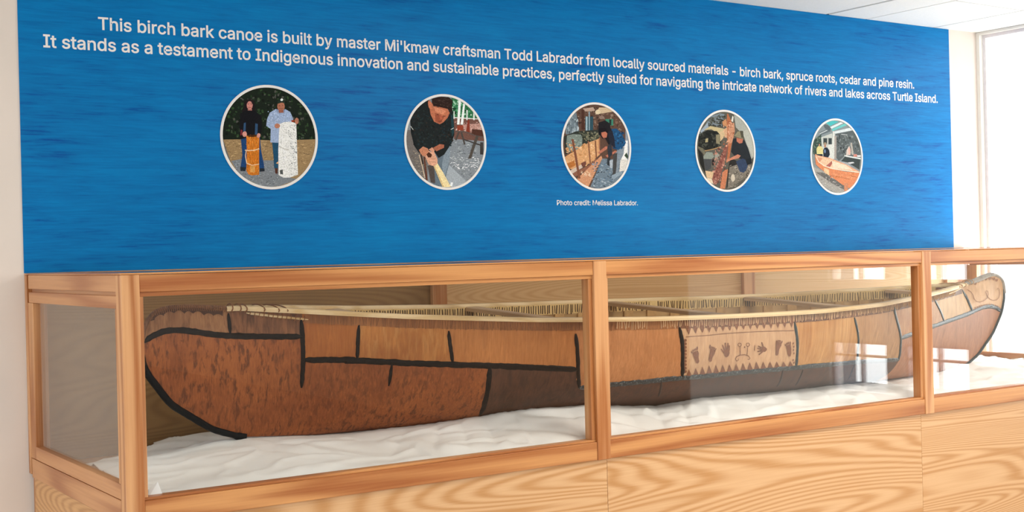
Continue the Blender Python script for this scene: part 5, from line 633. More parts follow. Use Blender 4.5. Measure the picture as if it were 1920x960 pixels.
# etched drawings
DEC = {"DEC":[[[2.0926,1.3093],[2.1243,1.3081],[2.1245,1.2933],[2.1118,1.2592],[2.0928,1.2946]],[[2.1243,1.3081],[2.1563,1.3084],[2.1565,1.2936],[2.1436,1.2608],[2.1245,1.2933]],[[2.1563,1.3084],[2.1888,1.3088],[2.189,1.2939],[2.1759,1.2622],[2.1565,1.2936]],[[2.1888,1.3088],[2.2218,1.3093],[2.222,1.2944],[2.2087,1.2628],[2.189,1.2939]],[[2.2218,1.3093],[2.2552,1.31],[2.2555,1.295],[2.242,1.2632],[2.222,1.2944]],[[2.2552,1.31],[2.2892,1.3107],[2.2895,1.2957],[2.2758,1.2635],[2.2555,1.295]],[[2.2892,1.3107],[2.3238,1.3114],[2.324,1.2963],[2.3101,1.2638],[2.2895,1.2957]],[[2.3238,1.3114],[2.3589,1.312],[2.3592,1.2969],[2.345,1.264],[2.324,1.2963]],[[2.3589,1.312],[2.3946,1.3125],[2.3949,1.2973],[2.3805,1.2638],[2.3592,1.2969]],[[2.3946,1.3125],[2.4309,1.3129],[2.4312,1.2977],[2.4166,1.263],[2.3949,1.2973]],[[2.4309,1.3129],[2.468,1.3133],[2.4683,1.298],[2.4534,1.2622],[2.4312,1.2977]],[[2.468,1.3133],[2.5057,1.3134],[2.506,1.298],[2.4909,1.2614],[2.4683,1.298]],[[2.5057,1.3134],[2.5441,1.3129],[2.5445,1.2977],[2.5291,1.2606],[2.506,1.298]],[[2.5441,1.3129],[2.5834,1.3124],[2.5837,1.2973],[2.568,1.2597],[2.5445,1.2977]],[[2.5834,1.3124],[2.6234,1.3118],[2.6238,1.2969],[2.6078,1.2585],[2.5837,1.2973]],[[2.6234,1.3118],[2.6643,1.3113],[2.6647,1.2972],[2.6484,1.2573],[2.6238,1.2969]],[[2.1281,1.0997],[2.1289,1.129],[2.1553,1.1008]],[[2.1592,1.1006],[2.1595,1.1322],[2.1869,1.1017]],[[2.1908,1.1014],[2.1906,1.135],[2.2189,1.1025]],[[2.2229,1.1022],[2.2222,1.1378],[2.2517,1.1027]],[[2.2558,1.1024],[2.2551,1.1383],[2.2851,1.1027]],[[2.2892,1.1024],[2.289,1.1368],[2.319,1.1026]],[[2.3232,1.1023],[2.3235,1.1352],[2.3535,1.1025]],[[2.3578,1.1022],[2.3583,1.1346],[2.3886,1.1023]],[[2.393,1.102],[2.3931,1.1355],[2.4244,1.1021]],[[2.4289,1.1017],[2.4287,1.1362],[2.4609,1.1017]],[[2.4654,1.1014],[2.4655,1.1351],[2.4981,1.1013]],[[2.5027,1.1009],[2.5036,1.1323],[2.5361,1.1006]],[[2.5408,1.1002],[2.5424,1.1297],[2.5751,1.0997]],[[2.5799,1.0993],[2.582,1.1271],[2.6149,1.0986]],[[2.6198,1.0982],[2.6225,1.1243],[2.6556,1.0975]],[[2.6606,1.0971],[2.6634,1.123],[2.6973,1.0962]],[[2.097,1.2507],[2.2098,1.2518],[2.2095,1.2538],[2.0968,1.2527]],[[2.2098,1.2518],[2.2949,1.2538],[2.2946,1.2558],[2.2095,1.2538]],[[2.2949,1.2538],[2.3766,1.2533],[2.3764,1.2554],[2.2946,1.2558]],[[2.3766,1.2533],[2.4545,1.252],[2.4543,1.2541],[2.3764,1.2554]],[[2.4545,1.252],[2.5583,1.2481],[2.5582,1.2502],[2.4543,1.2541]],[[2.5583,1.2481],[2.6617,1.2435],[2.6615,1.2456],[2.5582,1.2502]],[[2.091,1.2456],[2.0996,1.2437],[2.1029,1.2391],[2.1001,1.2343],[2.0916,1.2333]],[[2.0916,1.2328],[2.1003,1.2308],[2.1036,1.2262],[2.1008,1.2214],[2.0924,1.2204]],[[2.0924,1.2199],[2.1011,1.2179],[2.1045,1.2133],[2.1019,1.2085],[2.0934,1.2075]],[[2.0934,1.207],[2.1022,1.205],[2.1057,1.2003],[2.1032,1.1955],[2.0947,1.1945]],[[2.0948,1.194],[2.1036,1.192],[2.1072,1.1873],[2.1048,1.1824],[2.0964,1.1814]],[[2.0965,1.1809],[2.1054,1.1789],[2.1092,1.1742],[2.107,1.1693],[2.0986,1.1683]],[[2.0987,1.1678],[2.1076,1.1657],[2.1116,1.1609],[2.1096,1.156],[2.1013,1.155]],[[2.1014,1.1545],[2.1104,1.1524],[2.1147,1.1475],[2.1129,1.1425],[2.1046,1.1415]],[[2.1047,1.141],[2.1139,1.1389],[2.1185,1.134],[2.117,1.1289],[2.1087,1.1279]],[[2.1089,1.1274],[2.1182,1.1252],[2.1231,1.1202],[2.122,1.1151],[2.1137,1.1141]],[[2.132,1.1913],[2.1427,1.1952],[2.1575,1.1974],[2.1638,1.187],[2.1636,1.1719],[2.1708,1.1552],[2.1661,1.1483],[2.1567,1.151],[2.1491,1.1626],[2.1389,1.1774]],[[2.1322,1.1936],[2.1329,1.1903],[2.1315,1.1886],[2.1288,1.1895],[2.1264,1.1924],[2.1258,1.1957],[2.1272,1.1974],[2.1299,1.1965]],[[2.1372,1.1991],[2.1381,1.1959],[2.137,1.1943],[2.1348,1.1952],[2.1326,1.1982],[2.1318,1.2015],[2.1328,1.2031],[2.135,1.2021]],[[2.1432,1.2016],[2.1437,1.1983],[2.1424,1.1968],[2.1403,1.198],[2.1384,1.2011],[2.138,1.2043],[2.1393,1.2058],[2.1414,1.2047]],[[2.1488,1.2031],[2.1488,1.1998],[2.1473,1.1985],[2.1452,1.1998],[2.1438,1.2029],[2.1438,1.2062],[2.1453,1.2075],[2.1473,1.2062]],[[2.1572,1.2064],[2.1566,1.2015],[2.1541,1.1996],[2.1512,1.2018],[2.1497,1.2068],[2.1503,1.2117],[2.1528,1.2136],[2.1557,1.2114]],[[2.216,1.203],[2.2292,1.2002],[2.243,1.1933],[2.239,1.1799],[2.2321,1.1676],[2.2312,1.1533],[2.2228,1.1508],[2.2148,1.1575],[2.2154,1.1737],[2.217,1.1888]],[[2.218,1.2086],[2.2167,1.2031],[2.2139,1.2011],[2.2112,1.2038],[2.2103,1.2096],[2.2116,1.2151],[2.2145,1.2171],[2.2171,1.2144]],[[2.2254,1.205],[2.2241,1.2018],[2.2221,1.2007],[2.2205,1.2025],[2.2203,1.2061],[2.2216,1.2094],[2.2237,1.2105],[2.2253,1.2087]],[[2.232,1.2035],[2.2303,1.2007],[2.2282,1.2],[2.2267,1.2017],[2.2269,1.2049],[2.2286,1.2077],[2.2308,1.2084],[2.2322,1.2067]],[[2.2388,1.201],[2.2371,1.1983],[2.2349,1.1975],[2.2335,1.1993],[2.2336,1.2025],[2.2353,1.2053],[2.2375,1.206],[2.2389,1.2043]],[[2.2456,1.1974],[2.2437,1.1951],[2.2415,1.1947],[2.2402,1.1965],[2.2406,1.1993],[2.2425,1.2016],[2.2447,1.202],[2.246,1.2003]],[[2.2816,1.1849],[2.2895,1.1956],[2.3093,1.1923],[2.3144,1.1803],[2.3112,1.1676],[2.3014,1.1631],[2.2907,1.17]],[[2.2884,1.1835],[2.2714,1.1979],[2.2676,1.1985],[2.2676,1.1956],[2.2837,1.1806]],[[2.2903,1.1929],[2.2777,1.2122],[2.2741,1.2135],[2.2729,1.211],[2.2843,1.1914]],[[2.297,1.1943],[2.2913,1.2189],[2.2882,1.2209],[2.286,1.2189],[2.2903,1.1943]],[[2.3051,1.1934],[2.3048,1.2168],[2.3022,1.2191],[2.2994,1.2174],[2.2984,1.1942]],[[2.3139,1.1878],[2.3124,1.2073],[2.3096,1.2096],[2.3069,1.2078],[2.3071,1.1885]],[[2.4827,1.1901],[2.4955,1.1929],[2.51,1.1846],[2.5119,1.1777],[2.5027,1.1715],[2.4883,1.1735],[2.4796,1.1814]],[[2.4941,1.1912],[2.4824,1.2099],[2.4785,1.2115],[2.4769,1.2089],[2.4873,1.19]],[[2.4841,1.1908],[2.4632,1.1979],[2.4595,1.1971],[2.4613,1.1942],[2.4818,1.1862]],[[2.4811,1.186],[2.4585,1.19],[2.4553,1.1886],[2.458,1.186],[2.4804,1.1809]],[[2.4821,1.1797],[2.4608,1.1774],[2.459,1.1751],[2.4627,1.1732],[2.4845,1.1744]],[[2.487,1.1756],[2.4694,1.1639],[2.4698,1.1609],[2.474,1.1604],[2.4926,1.1713]],[[2.5596,1.2075],[2.5908,1.2034],[2.5924,1.1907],[2.5824,1.1766],[2.5821,1.157],[2.5762,1.1505],[2.5664,1.1555],[2.5624,1.1769]],[[2.5657,1.2081],[2.565,1.2056],[2.563,1.2046],[2.5607,1.2059],[2.5595,1.2085],[2.5602,1.2111],[2.5622,1.212],[2.5645,1.2108]],[[2.5724,1.2093],[2.5718,1.2063],[2.5698,1.2053],[2.5675,1.2066],[2.5663,1.2097],[2.5669,1.2126],[2.5689,1.2137],[2.5712,1.2123]],[[2.5793,1.2093],[2.5787,1.2064],[2.5767,1.2053],[2.5744,1.2067],[2.5731,1.2097],[2.5738,1.2127],[2.5758,1.2137],[2.5781,1.2124]],[[2.5864,1.2076],[2.5854,1.2048],[2.5831,1.2039],[2.581,1.2054],[2.5802,1.2085],[2.5812,1.2113],[2.5835,1.2122],[2.5856,1.2107]],[[2.5969,1.2022],[2.5944,1.1983],[2.5911,1.1973],[2.589,1.1998],[2.5893,1.2042],[2.5919,1.2081],[2.5952,1.2091],[2.5973,1.2066]],[[2.6194,1.1878],[2.6472,1.1923],[2.6531,1.1759],[2.6582,1.1541],[2.657,1.1424],[2.6476,1.142],[2.6362,1.1531],[2.6284,1.1723]],[[2.6185,1.191],[2.6203,1.1879],[2.6195,1.1862],[2.6166,1.1868],[2.6132,1.1893],[2.6115,1.1923],[2.6123,1.1941],[2.6152,1.1935]],[[2.6245,1.1944],[2.6254,1.1913],[2.6241,1.1898],[2.6212,1.1907],[2.6186,1.1935],[2.6178,1.1966],[2.6192,1.1982],[2.622,1.1972]],[[2.6306,1.1967],[2.6307,1.1933],[2.6289,1.1919],[2.6263,1.1933],[2.6244,1.1967],[2.6244,1.2001],[2.6262,1.2015],[2.6288,1.2001]],[[2.6377,1.1971],[2.6373,1.1934],[2.6353,1.192],[2.6328,1.1937],[2.6313,1.1975],[2.6318,1.2012],[2.6339,1.2026],[2.6363,1.2009]],[[2.6482,1.1964],[2.6476,1.192],[2.6451,1.1903],[2.6419,1.1923],[2.6401,1.197],[2.6407,1.2014],[2.6433,1.2031],[2.6464,1.201]],[[2.3697,1.2078],[2.3685,1.2043],[2.3709,1.2029],[2.3724,1.207]],[[2.3685,1.2043],[2.3649,1.2024],[2.366,1.2004],[2.3709,1.2029]],[[2.3649,1.2024],[2.3602,1.2027],[2.3596,1.2008],[2.366,1.2004]],[[2.3602,1.2027],[2.3562,1.205],[2.3541,1.2039],[2.3596,1.2008]],[[2.3562,1.205],[2.3544,1.2084],[2.3516,1.2086],[2.3541,1.2039]],[[2.3544,1.2084],[2.3556,1.2116],[2.3532,1.213],[2.3516,1.2086]],[[2.3556,1.2116],[2.3592,1.2134],[2.3582,1.2154],[2.3532,1.213]],[[2.3592,1.2134],[2.3639,1.2132],[2.3646,1.2151],[2.3582,1.2154]],[[2.3639,1.2132],[2.3679,1.2109],[2.37,1.212],[2.3646,1.2151]],[[2.3679,1.2109],[2.3698,1.2072],[2.3724,1.2076],[2.37,1.212]],[[2.4133,1.2051],[2.4122,1.2016],[2.4146,1.2002],[2.4161,1.2043]],[[2.4122,1.2016],[2.4085,1.1997],[2.4096,1.1977],[2.4146,1.2002]],[[2.4085,1.1997],[2.4037,1.2],[2.403,1.1981],[2.4096,1.1977]],[[2.4037,1.2],[2.3995,1.2023],[2.3974,1.2013],[2.403,1.1981]],[[2.3995,1.2023],[2.3977,1.2058],[2.3949,1.2059],[2.3974,1.2013]],[[2.3977,1.2058],[2.3989,1.209],[2.3965,1.2104],[2.3949,1.2059]],[[2.3989,1.209],[2.4026,1.2108],[2.4015,1.2128],[2.3965,1.2104]],[[2.4026,1.2108],[2.4074,1.2105],[2.4081,1.2124],[2.4015,1.2128]],[[2.4074,1.2105],[2.4115,1.2082],[2.4136,1.2093],[2.4081,1.2124]],[[2.4115,1.2082],[2.4134,1.2045],[2.416,1.205],[2.4136,1.2093]],[[2.3634,1.2012],[2.3677,1.1794],[2.3705,1.1793],[2.3662,1.2011]],[[2.3677,1.1794],[2.3698,1.1679],[2.3726,1.1678],[2.3705,1.1793]],[[2.4041,1.1988],[2.4044,1.1771],[2.4072,1.1768],[2.4069,1.1984]],[[2.4044,1.1771],[2.4058,1.1625],[2.4087,1.1622],[2.4072,1.1768]],[[2.3575,1.1454],[2.3506,1.1537],[2.3472,1.1539],[2.3546,1.1445]],[[2.3506,1.1537],[2.3532,1.1608],[2.3504,1.163],[2.3472,1.1539]],[[2.3532,1.1608],[2.3686,1.1657],[2.3672,1.1683],[2.3504,1.163]],[[2.3686,1.1657],[2.3923,1.1662],[2.392,1.1688],[2.3672,1.1683]],[[2.3923,1.1662],[2.4138,1.1608],[2.4151,1.1629],[2.392,1.1688]],[[2.4138,1.1608],[2.4236,1.1521],[2.427,1.1524],[2.4151,1.1629]],[[2.4236,1.1521],[2.4217,1.1474],[2.4237,1.1448],[2.427,1.1524]],[[2.4217,1.1474],[2.4136,1.1506],[2.4129,1.1482],[2.4237,1.1448]],[[2.3568,1.1439],[2.3651,1.1457],[2.3627,1.1473],[2.3553,1.146]],[[2.3651,1.1457],[2.3675,1.1532],[2.3647,1.1542],[2.3627,1.1473]],[[2.3924,1.1969],[2.3916,1.1947],[2.3892,1.194],[2.3866,1.1951],[2.3853,1.1973],[2.3861,1.1994],[2.3885,1.2002],[2.3911,1.1991]],[[2.4421,1.2015],[2.443,1.1798],[2.4459,1.1794],[2.445,1.2012]],[[2.6662,1.1931],[2.6641,1.1898],[2.6605,1.1896],[2.6581,1.1926],[2.6588,1.1966],[2.662,1.1986],[2.6653,1.197]],[[2.6716,1.1794],[2.6697,1.1761],[2.6661,1.1759],[2.6636,1.1789],[2.6641,1.183],[2.6672,1.1849],[2.6706,1.1834]],[[2.672,1.166],[2.6702,1.1627],[2.6666,1.1625],[2.664,1.1656],[2.6643,1.1696],[2.6674,1.1716],[2.6708,1.17]],[[2.6789,1.1521],[2.6773,1.1487],[2.6737,1.1485],[2.6709,1.1516],[2.671,1.1558],[2.6739,1.1577],[2.6774,1.1561]],[[2.6839,1.1245],[2.6828,1.121],[2.6793,1.1208],[2.6759,1.1241],[2.6754,1.1283],[2.6781,1.1303],[2.6818,1.1287]],[[2.6944,1.1126],[2.6936,1.1091],[2.6901,1.1089],[2.6864,1.1122],[2.6855,1.1165],[2.688,1.1186],[2.6919,1.1168]]],"HEAD":[[[0.2285,1.367],[0.2313,1.3705],[0.2313,1.3684],[0.2285,1.366]],[[0.2313,1.3705],[0.2342,1.374],[0.2342,1.3696],[0.2313,1.3684]],[[0.2342,1.374],[0.237,1.3775],[0.237,1.3707],[0.2342,1.3696]],[[0.237,1.3775],[0.2399,1.3802],[0.2398,1.3716],[0.237,1.3707]],[[0.2399,1.3802],[0.2427,1.3829],[0.2427,1.3723],[0.2398,1.3716]],[[0.2427,1.3829],[0.2456,1.3855],[0.2455,1.3729],[0.2427,1.3723]],[[0.2456,1.3855],[0.2485,1.3882],[0.2484,1.3733],[0.2455,1.3729]],[[0.2485,1.3882],[0.2513,1.3909],[0.2512,1.3736],[0.2484,1.3733]],[[0.2531,1.3925],[0.2566,1.3951],[0.2565,1.3833],[0.253,1.3796]],[[0.2566,1.3951],[0.2601,1.397],[0.26,1.3861],[0.2565,1.3833]],[[0.2601,1.397],[0.2636,1.3989],[0.2635,1.3881],[0.26,1.3861]],[[0.2636,1.3989],[0.2671,1.4009],[0.2671,1.3893],[0.2635,1.3881]],[[0.2671,1.4009],[0.2706,1.4028],[0.2706,1.3895],[0.2671,1.3893]],[[0.2706,1.4028],[0.2742,1.4042],[0.2741,1.3889],[0.2706,1.3895]],[[0.2742,1.4042],[0.2777,1.4051],[0.2776,1.3875],[0.2741,1.3889]],[[0.2777,1.4051],[0.2812,1.4059],[0.2811,1.3851],[0.2776,1.3875]],[[0.2821,1.4062],[0.286,1.4071],[0.2859,1.3934],[0.282,1.3903]],[[0.286,1.4071],[0.2898,1.4081],[0.2898,1.3957],[0.2859,1.3934]],[[0.2898,1.4081],[0.2937,1.4085],[0.2936,1.3972],[0.2898,1.3957]],[[0.2937,1.4085],[0.2976,1.4089],[0.2975,1.3979],[0.2936,1.3972]],[[0.2976,1.4089],[0.3014,1.4092],[0.3014,1.3978],[0.2975,1.3979]],[[0.3014,1.4092],[0.3053,1.4096],[0.3052,1.3968],[0.3014,1.3978]],[[0.3053,1.4096],[0.3092,1.41],[0.3091,1.395],[0.3052,1.3968]],[[0.3092,1.41],[0.3131,1.4103],[0.3129,1.3923],[0.3091,1.395]],[[0.3149,1.4105],[0.3185,1.4104],[0.3184,1.3964],[0.3147,1.3931]],[[0.3185,1.4104],[0.3222,1.4103],[0.3221,1.3987],[0.3184,1.3964]],[[0.3222,1.4103],[0.3259,1.4102],[0.3258,1.4],[0.3221,1.3987]],[[0.3259,1.4102],[0.3296,1.4101],[0.3295,1.4003],[0.3258,1.4]],[[0.3296,1.4101],[0.3332,1.41],[0.3331,1.3996],[0.3295,1.4003]],[[0.3332,1.41],[0.3369,1.41],[0.3368,1.398],[0.3331,1.3996]],[[0.3369,1.41],[0.3406,1.4099],[0.3404,1.3954],[0.3368,1.398]],[[0.3406,1.4099],[0.3443,1.4097],[0.3441,1.3918],[0.3404,1.3954]],[[0.347,1.4095],[0.3501,1.4092],[0.3499,1.3924],[0.3467,1.389]],[[0.3501,1.4092],[0.3533,1.409],[0.3531,1.3949],[0.3499,1.3924]],[[0.3533,1.409],[0.3564,1.4087],[0.3562,1.3963],[0.3531,1.3949]],[[0.3564,1.4087],[0.3596,1.4085],[0.3594,1.3968],[0.3562,1.3963]],[[0.3596,1.4085],[0.3627,1.4082],[0.3625,1.3964],[0.3594,1.3968]],[[0.3627,1.4082],[0.3659,1.408],[0.3657,1.395],[0.3625,1.3964]],[[0.3659,1.408],[0.369,1.4077],[0.3688,1.3926],[0.3657,1.395]],[[0.369,1.4077],[0.3722,1.4075],[0.3718,1.3893],[0.3688,1.3926]],[[0.3767,1.4068],[0.3807,1.4062],[0.3804,1.392],[0.3763,1.3891]],[[0.3807,1.4062],[0.3846,1.4056],[0.3844,1.3938],[0.3804,1.392]],[[0.3846,1.4056],[0.3886,1.405],[0.3884,1.3946],[0.3844,1.3938]],[[0.3886,1.405],[0.3925,1.4044],[0.3923,1.3943],[0.3884,1.3946]],[[0.3925,1.4044],[0.3965,1.4038],[0.3963,1.393],[0.3923,1.3943]],[[0.3965,1.4038],[0.4005,1.4032],[0.4002,1.3906],[0.3963,1.393]],[[0.4005,1.4032],[0.4045,1.4026],[0.404,1.3872],[0.4002,1.3906]],[[0.4045,1.4026],[0.4085,1.402],[0.4078,1.3827],[0.404,1.3872]],[[0.4103,1.4017],[0.414,1.4011],[0.4135,1.3836],[0.4096,1.3809]],[[0.414,1.4011],[0.4178,1.4006],[0.4173,1.3855],[0.4135,1.3836]],[[0.4178,1.4006],[0.4216,1.4],[0.4212,1.3866],[0.4173,1.3855]],[[0.4216,1.4],[0.4253,1.3994],[0.4249,1.3868],[0.4212,1.3866]],[[0.4253,1.3994],[0.4291,1.3989],[0.4287,1.3862],[0.4249,1.3868]],[[0.4291,1.3989],[0.4329,1.3983],[0.4324,1.3848],[0.4287,1.3862]],[[0.4329,1.3983],[0.4367,1.3977],[0.4361,1.3826],[0.4324,1.3848]],[[0.4367,1.3977],[0.4405,1.3971],[0.4398,1.3795],[0.4361,1.3826]],[[0.4423,1.3969],[0.4461,1.3964],[0.4455,1.3806],[0.4415,1.3785]],[[0.4461,1.3964],[0.4499,1.3959],[0.4493,1.3819],[0.4455,1.3806]],[[0.4499,1.3959],[0.4537,1.3954],[0.4532,1.3826],[0.4493,1.3819]],[[0.4537,1.3954],[0.4575,1.3949],[0.457,1.3825],[0.4532,1.3826]],[[0.4575,1.3949],[0.4613,1.3943],[0.4608,1.3818],[0.457,1.3825]],[[0.4613,1.3943],[0.4651,1.3938],[0.4645,1.3803],[0.4608,1.3818]],[[0.4651,1.3938],[0.469,1.3933],[0.4682,1.3782],[0.4645,1.3803]],[[0.469,1.3933],[0.4728,1.3928],[0.4719,1.3753],[0.4682,1.3782]],[[0.2513,1.3909],[0.2531,1.3925],[0.253,1.3796],[0.2512,1.3736]],[[0.2812,1.4059],[0.2821,1.4062],[0.282,1.3903],[0.2811,1.3851]],[[0.3131,1.4103],[0.3149,1.4105],[0.3147,1.3931],[0.3129,1.3923]],[[0.3443,1.4097],[0.347,1.4095],[0.3467,1.389],[0.3441,1.3918]],[[0.3722,1.4075],[0.3767,1.4068],[0.3763,1.3891],[0.3718,1.3893]],[[0.4085,1.402],[0.4103,1.4017],[0.4096,1.3809],[0.4078,1.3827]],[[0.4405,1.3971],[0.4423,1.3969],[0.4415,1.3785],[0.4398,1.3795]]],"CUR":[[[4.2578,1.3231],[4.2835,1.3117],[4.2869,1.3136],[4.2605,1.3254]],[[4.2835,1.3117],[4.2945,1.2958],[4.2989,1.2967],[4.2869,1.3136]],[[4.2945,1.2958],[4.2966,1.277],[4.3012,1.278],[4.2989,1.2967]],[[4.2966,1.277],[4.3126,1.264],[4.3158,1.2661],[4.3012,1.278]],[[4.3126,1.264],[4.3436,1.258],[4.3436,1.2607],[4.3158,1.2661]],[[4.3436,1.258],[4.3819,1.2628],[4.3795,1.2653],[4.3436,1.2607]],[[4.3819,1.2628],[4.4148,1.2741],[4.4105,1.2759],[4.3795,1.2653]],[[4.4148,1.2741],[4.4279,1.2933],[4.4228,1.2939],[4.4105,1.2759]],[[4.4279,1.2933],[4.4244,1.3096],[4.4199,1.3086],[4.4228,1.2939]],[[4.4244,1.3096],[4.4092,1.3147],[4.4108,1.3121],[4.4199,1.3086]],[[4.4092,1.3147],[4.402,1.3054],[4.4068,1.3055],[4.4108,1.3121]],[[4.402,1.3054],[4.4107,1.2881],[4.4151,1.2893],[4.4068,1.3055]],[[4.4107,1.2881],[4.4382,1.27],[4.4414,1.272],[4.4151,1.2893]],[[4.4382,1.27],[4.472,1.2609],[4.4727,1.2636],[4.4414,1.272]],[[4.472,1.2609],[4.5021,1.2613],[4.5001,1.2639],[4.4727,1.2636]],[[4.5021,1.2613],[4.5227,1.2722],[4.5185,1.2737],[4.5001,1.2639]],[[4.5227,1.2722],[4.529,1.2919],[4.5244,1.2923],[4.5185,1.2737]],[[4.529,1.2919],[4.5249,1.312],[4.5206,1.3114],[4.5244,1.2923]],[[4.5249,1.312],[4.5117,1.3234],[4.5109,1.3208],[4.5206,1.3114]],[[4.5117,1.3234],[4.5008,1.3161],[4.5045,1.3143],[4.5109,1.3208]],[[4.2876,1.2304],[4.2927,1.2377],[4.3036,1.2371],[4.3089,1.2292]],[[4.31,1.233],[4.3148,1.2403],[4.3257,1.2397],[4.3315,1.2317]],[[4.3324,1.236],[4.3369,1.2434],[4.3479,1.2428],[4.354,1.2348]],[[4.3549,1.2375],[4.3589,1.2449],[4.3701,1.2443],[4.3766,1.2363]],[[4.3774,1.239],[4.3812,1.2465],[4.3925,1.2459],[4.3988,1.2378]],[[4.4053,1.2397],[4.409,1.2472],[4.4201,1.2466],[4.4263,1.2386]],[[4.4327,1.2388],[4.4364,1.2463],[4.4472,1.2458],[4.4531,1.2377]],[[4.4596,1.2357],[4.4632,1.2433],[4.4737,1.2428],[4.4794,1.2347]],[[4.4857,1.2317],[4.4888,1.2393],[4.498,1.2389],[4.5031,1.2309]],[[4.5063,1.2257],[4.5094,1.2334],[4.5187,1.233],[4.524,1.2249]],[[4.5237,1.2177],[4.5268,1.2253],[4.5364,1.2249],[4.5413,1.2169]],[[4.3154,1.3563],[4.3396,1.3566],[4.3355,1.347],[4.3264,1.3429],[4.3184,1.3475]],[[4.3412,1.3645],[4.3657,1.3678],[4.362,1.3581],[4.3532,1.354],[4.3448,1.3586]],[[4.3673,1.3709],[4.3919,1.374],[4.3883,1.3643],[4.3794,1.3602],[4.3709,1.3649]],[[4.398,1.3766],[4.4226,1.3769],[4.419,1.3672],[4.4101,1.3631],[4.4015,1.3677]],[[4.4288,1.3767],[4.4537,1.3771],[4.4502,1.3673],[4.4411,1.3632],[4.4323,1.3679]],[[4.46,1.3747],[4.4853,1.375],[4.4821,1.3652],[4.473,1.361],[4.4638,1.3658]],[[4.4848,1.3673],[4.5099,1.3676],[4.5067,1.3577],[4.498,1.3536],[4.4888,1.3583]]]}
def decal(polys, name, mat, off, lab=None):
    V = []; F = []
    for pts in polys:
        n = len(V)
        for X, Z in pts:
            Xc = min(max(X, XL), XR); Zc = min(max(Z, pl(LO, Xc)), pl(UP, Xc)); V.append(L3(X, -(hb(Xc, Zc)+off), Zc))
        for t_ in tessellate_polygon([[Vector((a, b, 0)) for a, b in pts]]): F.append(tuple(n+k for k in t_))
    o = mesh(name, V, F, mat, canoe)
    if lab: o['label'] = lab
    return o
etch = plain('etched_bark', lin('7c4e36'), .65, .3, .2, 120)
decal(DEC['DEC'], 'etched_drawing', etch, .002, 'brown etched triangles, hands, feet and small figure')
decal(DEC['HEAD'], 'etched_border', plain('etched_bark_dark', lin('4a2e20'), .65, .3, .2, 120), .002, 'dark scalloped border')
decal(DEC['CUR'], 'etched_curl', plain('etched_bark_mid', lin('8f5f3e'), .65, .3, .2, 120), .0025, 'brown looped line')

# ------------------------------------------------------------------ cloth under the canoe
CL = [(0.544, 0.514, 0.979), (0.894, 0.515, 0.957), (1.038, 0.474, 0.964), (1.188, 0.437, 0.97), (1.336, 0.385, 0.983), (1.465, 0.331, 1.001), (1.774, 0.283, 0.997), (1.894, 0.298, 0.982), (2.134, 0.329, 0.962), (2.306, 0.268, 0.979), (2.616, 0.293, 0.968), (2.919, 0.338, 0.958), (3.139, 0.376, 0.951), (3.701, 0.517, 0.926), (3.914, 0.517, 0.928), (4.021, 0.508, 0.934), (4.292, 0.515, 0.962)]
clothM = NT('white_cotton'); f = clothM.noise(clothM.coord(), 400, 2); clothM.bump(f, .15, .001)
clothM = clothM.fin(clothM.ramp(clothM.noise(clothM.coord(), 5, 3), [(.3, lin('f3efe8')), (.7, lin('faf8f3'))]), .85, .15)
ZC = [(a, c) for a, b, c in CL]; YC = [(a, b) for a, b, c in CL]
ch_, sh_ = math.cos(HEEL), math.sin(HEEL)
def hull_low(X, y):
    if X <= XL+.01 or X >= XR-.01: return 9
    yl = abs(y-Y0); zu, zl = pl(UP, X), pl(LO, X)
    if hb(X, zl+(zu-zl)*.15) < yl and hb(X, zl+(zu-zl)*.5) < yl: return 9
    lo, hi = zl, zl+(zu-zl)*.55
    for _ in range(16):
        m_ = (lo+hi)/2
        if hb(X, m_) >= yl: hi = m_
        else: lo = m_
    return hi+(y-Y0)*HEEL
def x_left(y):
    return pl([(0, .052), (.3, .06), (.75, .087), (.836, .2365), (.95, .37), (1.0, .41)], y)
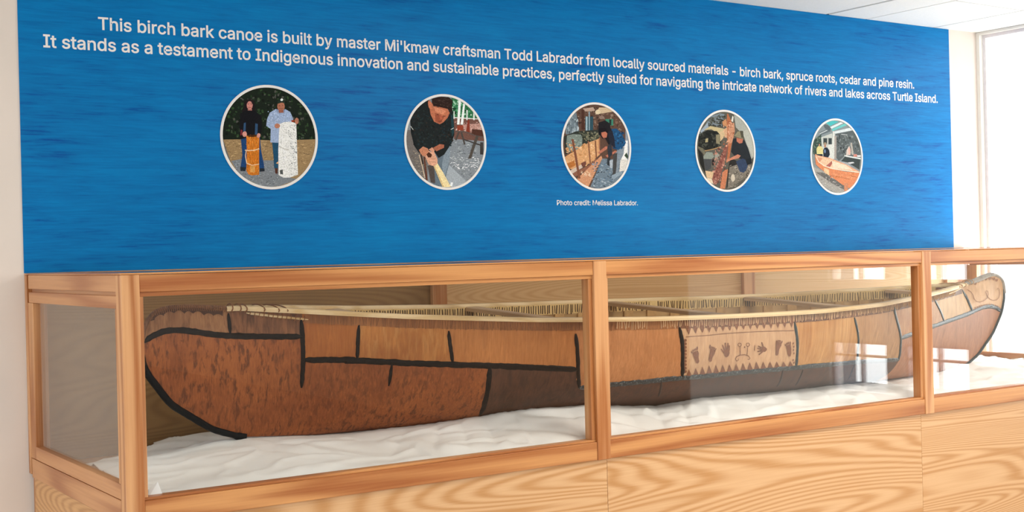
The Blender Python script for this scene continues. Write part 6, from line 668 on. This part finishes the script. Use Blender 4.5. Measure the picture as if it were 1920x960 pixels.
def cloth_z(X, y):
    zc = pl([(0, .955), (.544, .974)]+ZC[1:]+[(4.4, .95), (5.0, .915)], X); yc = pl([(0, .52)]+YC+[(5, .5)], X)
    zf = .912
    u = min(1, max(0, (y-.045)/max(.05, yc-.045)))
    s_ = u**.8 if X > 1 else u
    z = zf+(zc-zf)*s_
    if y > yc: z = zc+(.935-zc)*ss((y-yc)/.25)
    if X < .55: z -= .02*ss((.55-X)/.4)*u
    amp = min(1, u*6+.1)
    d = (X*.75+y*1.25)
    fold = abs(math.sin(d*17+3*noise.noise((X*2.2, y*3, .5))))**.6
    w = .012*noise.noise((X*4, y*6, 2))+.004*noise.noise((X*11, y*15, 5))-.020*(1-fold)*max(0, .35+noise.noise((X*1.7, y*2.3, 8)))
    rg = 1-abs(noise.noise((X*4.2+y*3, y*9-X*2, 12)))*2.2
    w += .008*max(0, rg)**3-.003
    f2 = abs(math.sin((X*1.5-y*.7)*14+4*noise.noise((X*3, y*2, 3.5))))**.5
    w -= .014*(1-f2)*max(0, .3+noise.noise((X*2.1, y*2.3, 18)))
    ed = min(1, abs(y-yc)/.06) if X > .5 else 1
    z += w*amp*(.3+.7*ed)
    return max(.8925, min(z, hull_low(X, y)-.003))
V = []; F = []; nx, ny = 560, 90
for i in range(nx+1):
    for j in range(ny+1):
        y = .037+(1.006-.037)*j/ny; xl = x_left(y)+.004*noise.noise((y*30, 0, 0)); X = xl+(4.984-xl)*(i/nx); V.append((X, y, cloth_z(X, y)))
for i in range(nx):
    for j in range(ny): a = i*(ny+1)+j; F.append((a, a+ny+1, a+ny+2, a+1))
o = mesh('white_cloth', [(x-2.5, y-.5, z-.889) for x, y, z in V], F, clothM, None, True, (2.5, .5, .889))
md = o.modifiers.new('thickness', 'SOLIDIFY'); md.thickness = .002; md.offset = -1
o['label'] = 'rumpled white cotton cloth spread under the canoe inside the case'; o['category'] = 'cloth'
# ------------------------------------------------------------------ folded card in the corner
cardM = plain('white_card', lin('f6f6f4'), .5, .3, .01)
card = thing('folded_card', 'small white folded card standing at the left front corner of the case', 'card', (.092, .048, .914))
V = [(-.02, -.012, -.004), (.02, -.012, .0), (.012, .004, .034), (-.014, .004, .016), (-.016, .02, 0), (.026, .02, .0)]
V2 = [(x, y+.0008, z) for x, y, z in V]
mesh('card_leaf', V+V2, [(0, 1, 2, 3), (9, 8, 7, 6), (3, 2, 5, 4), (10, 11, 8, 9), (0, 6, 7, 1), (4, 5, 11, 10)], cardM, card)
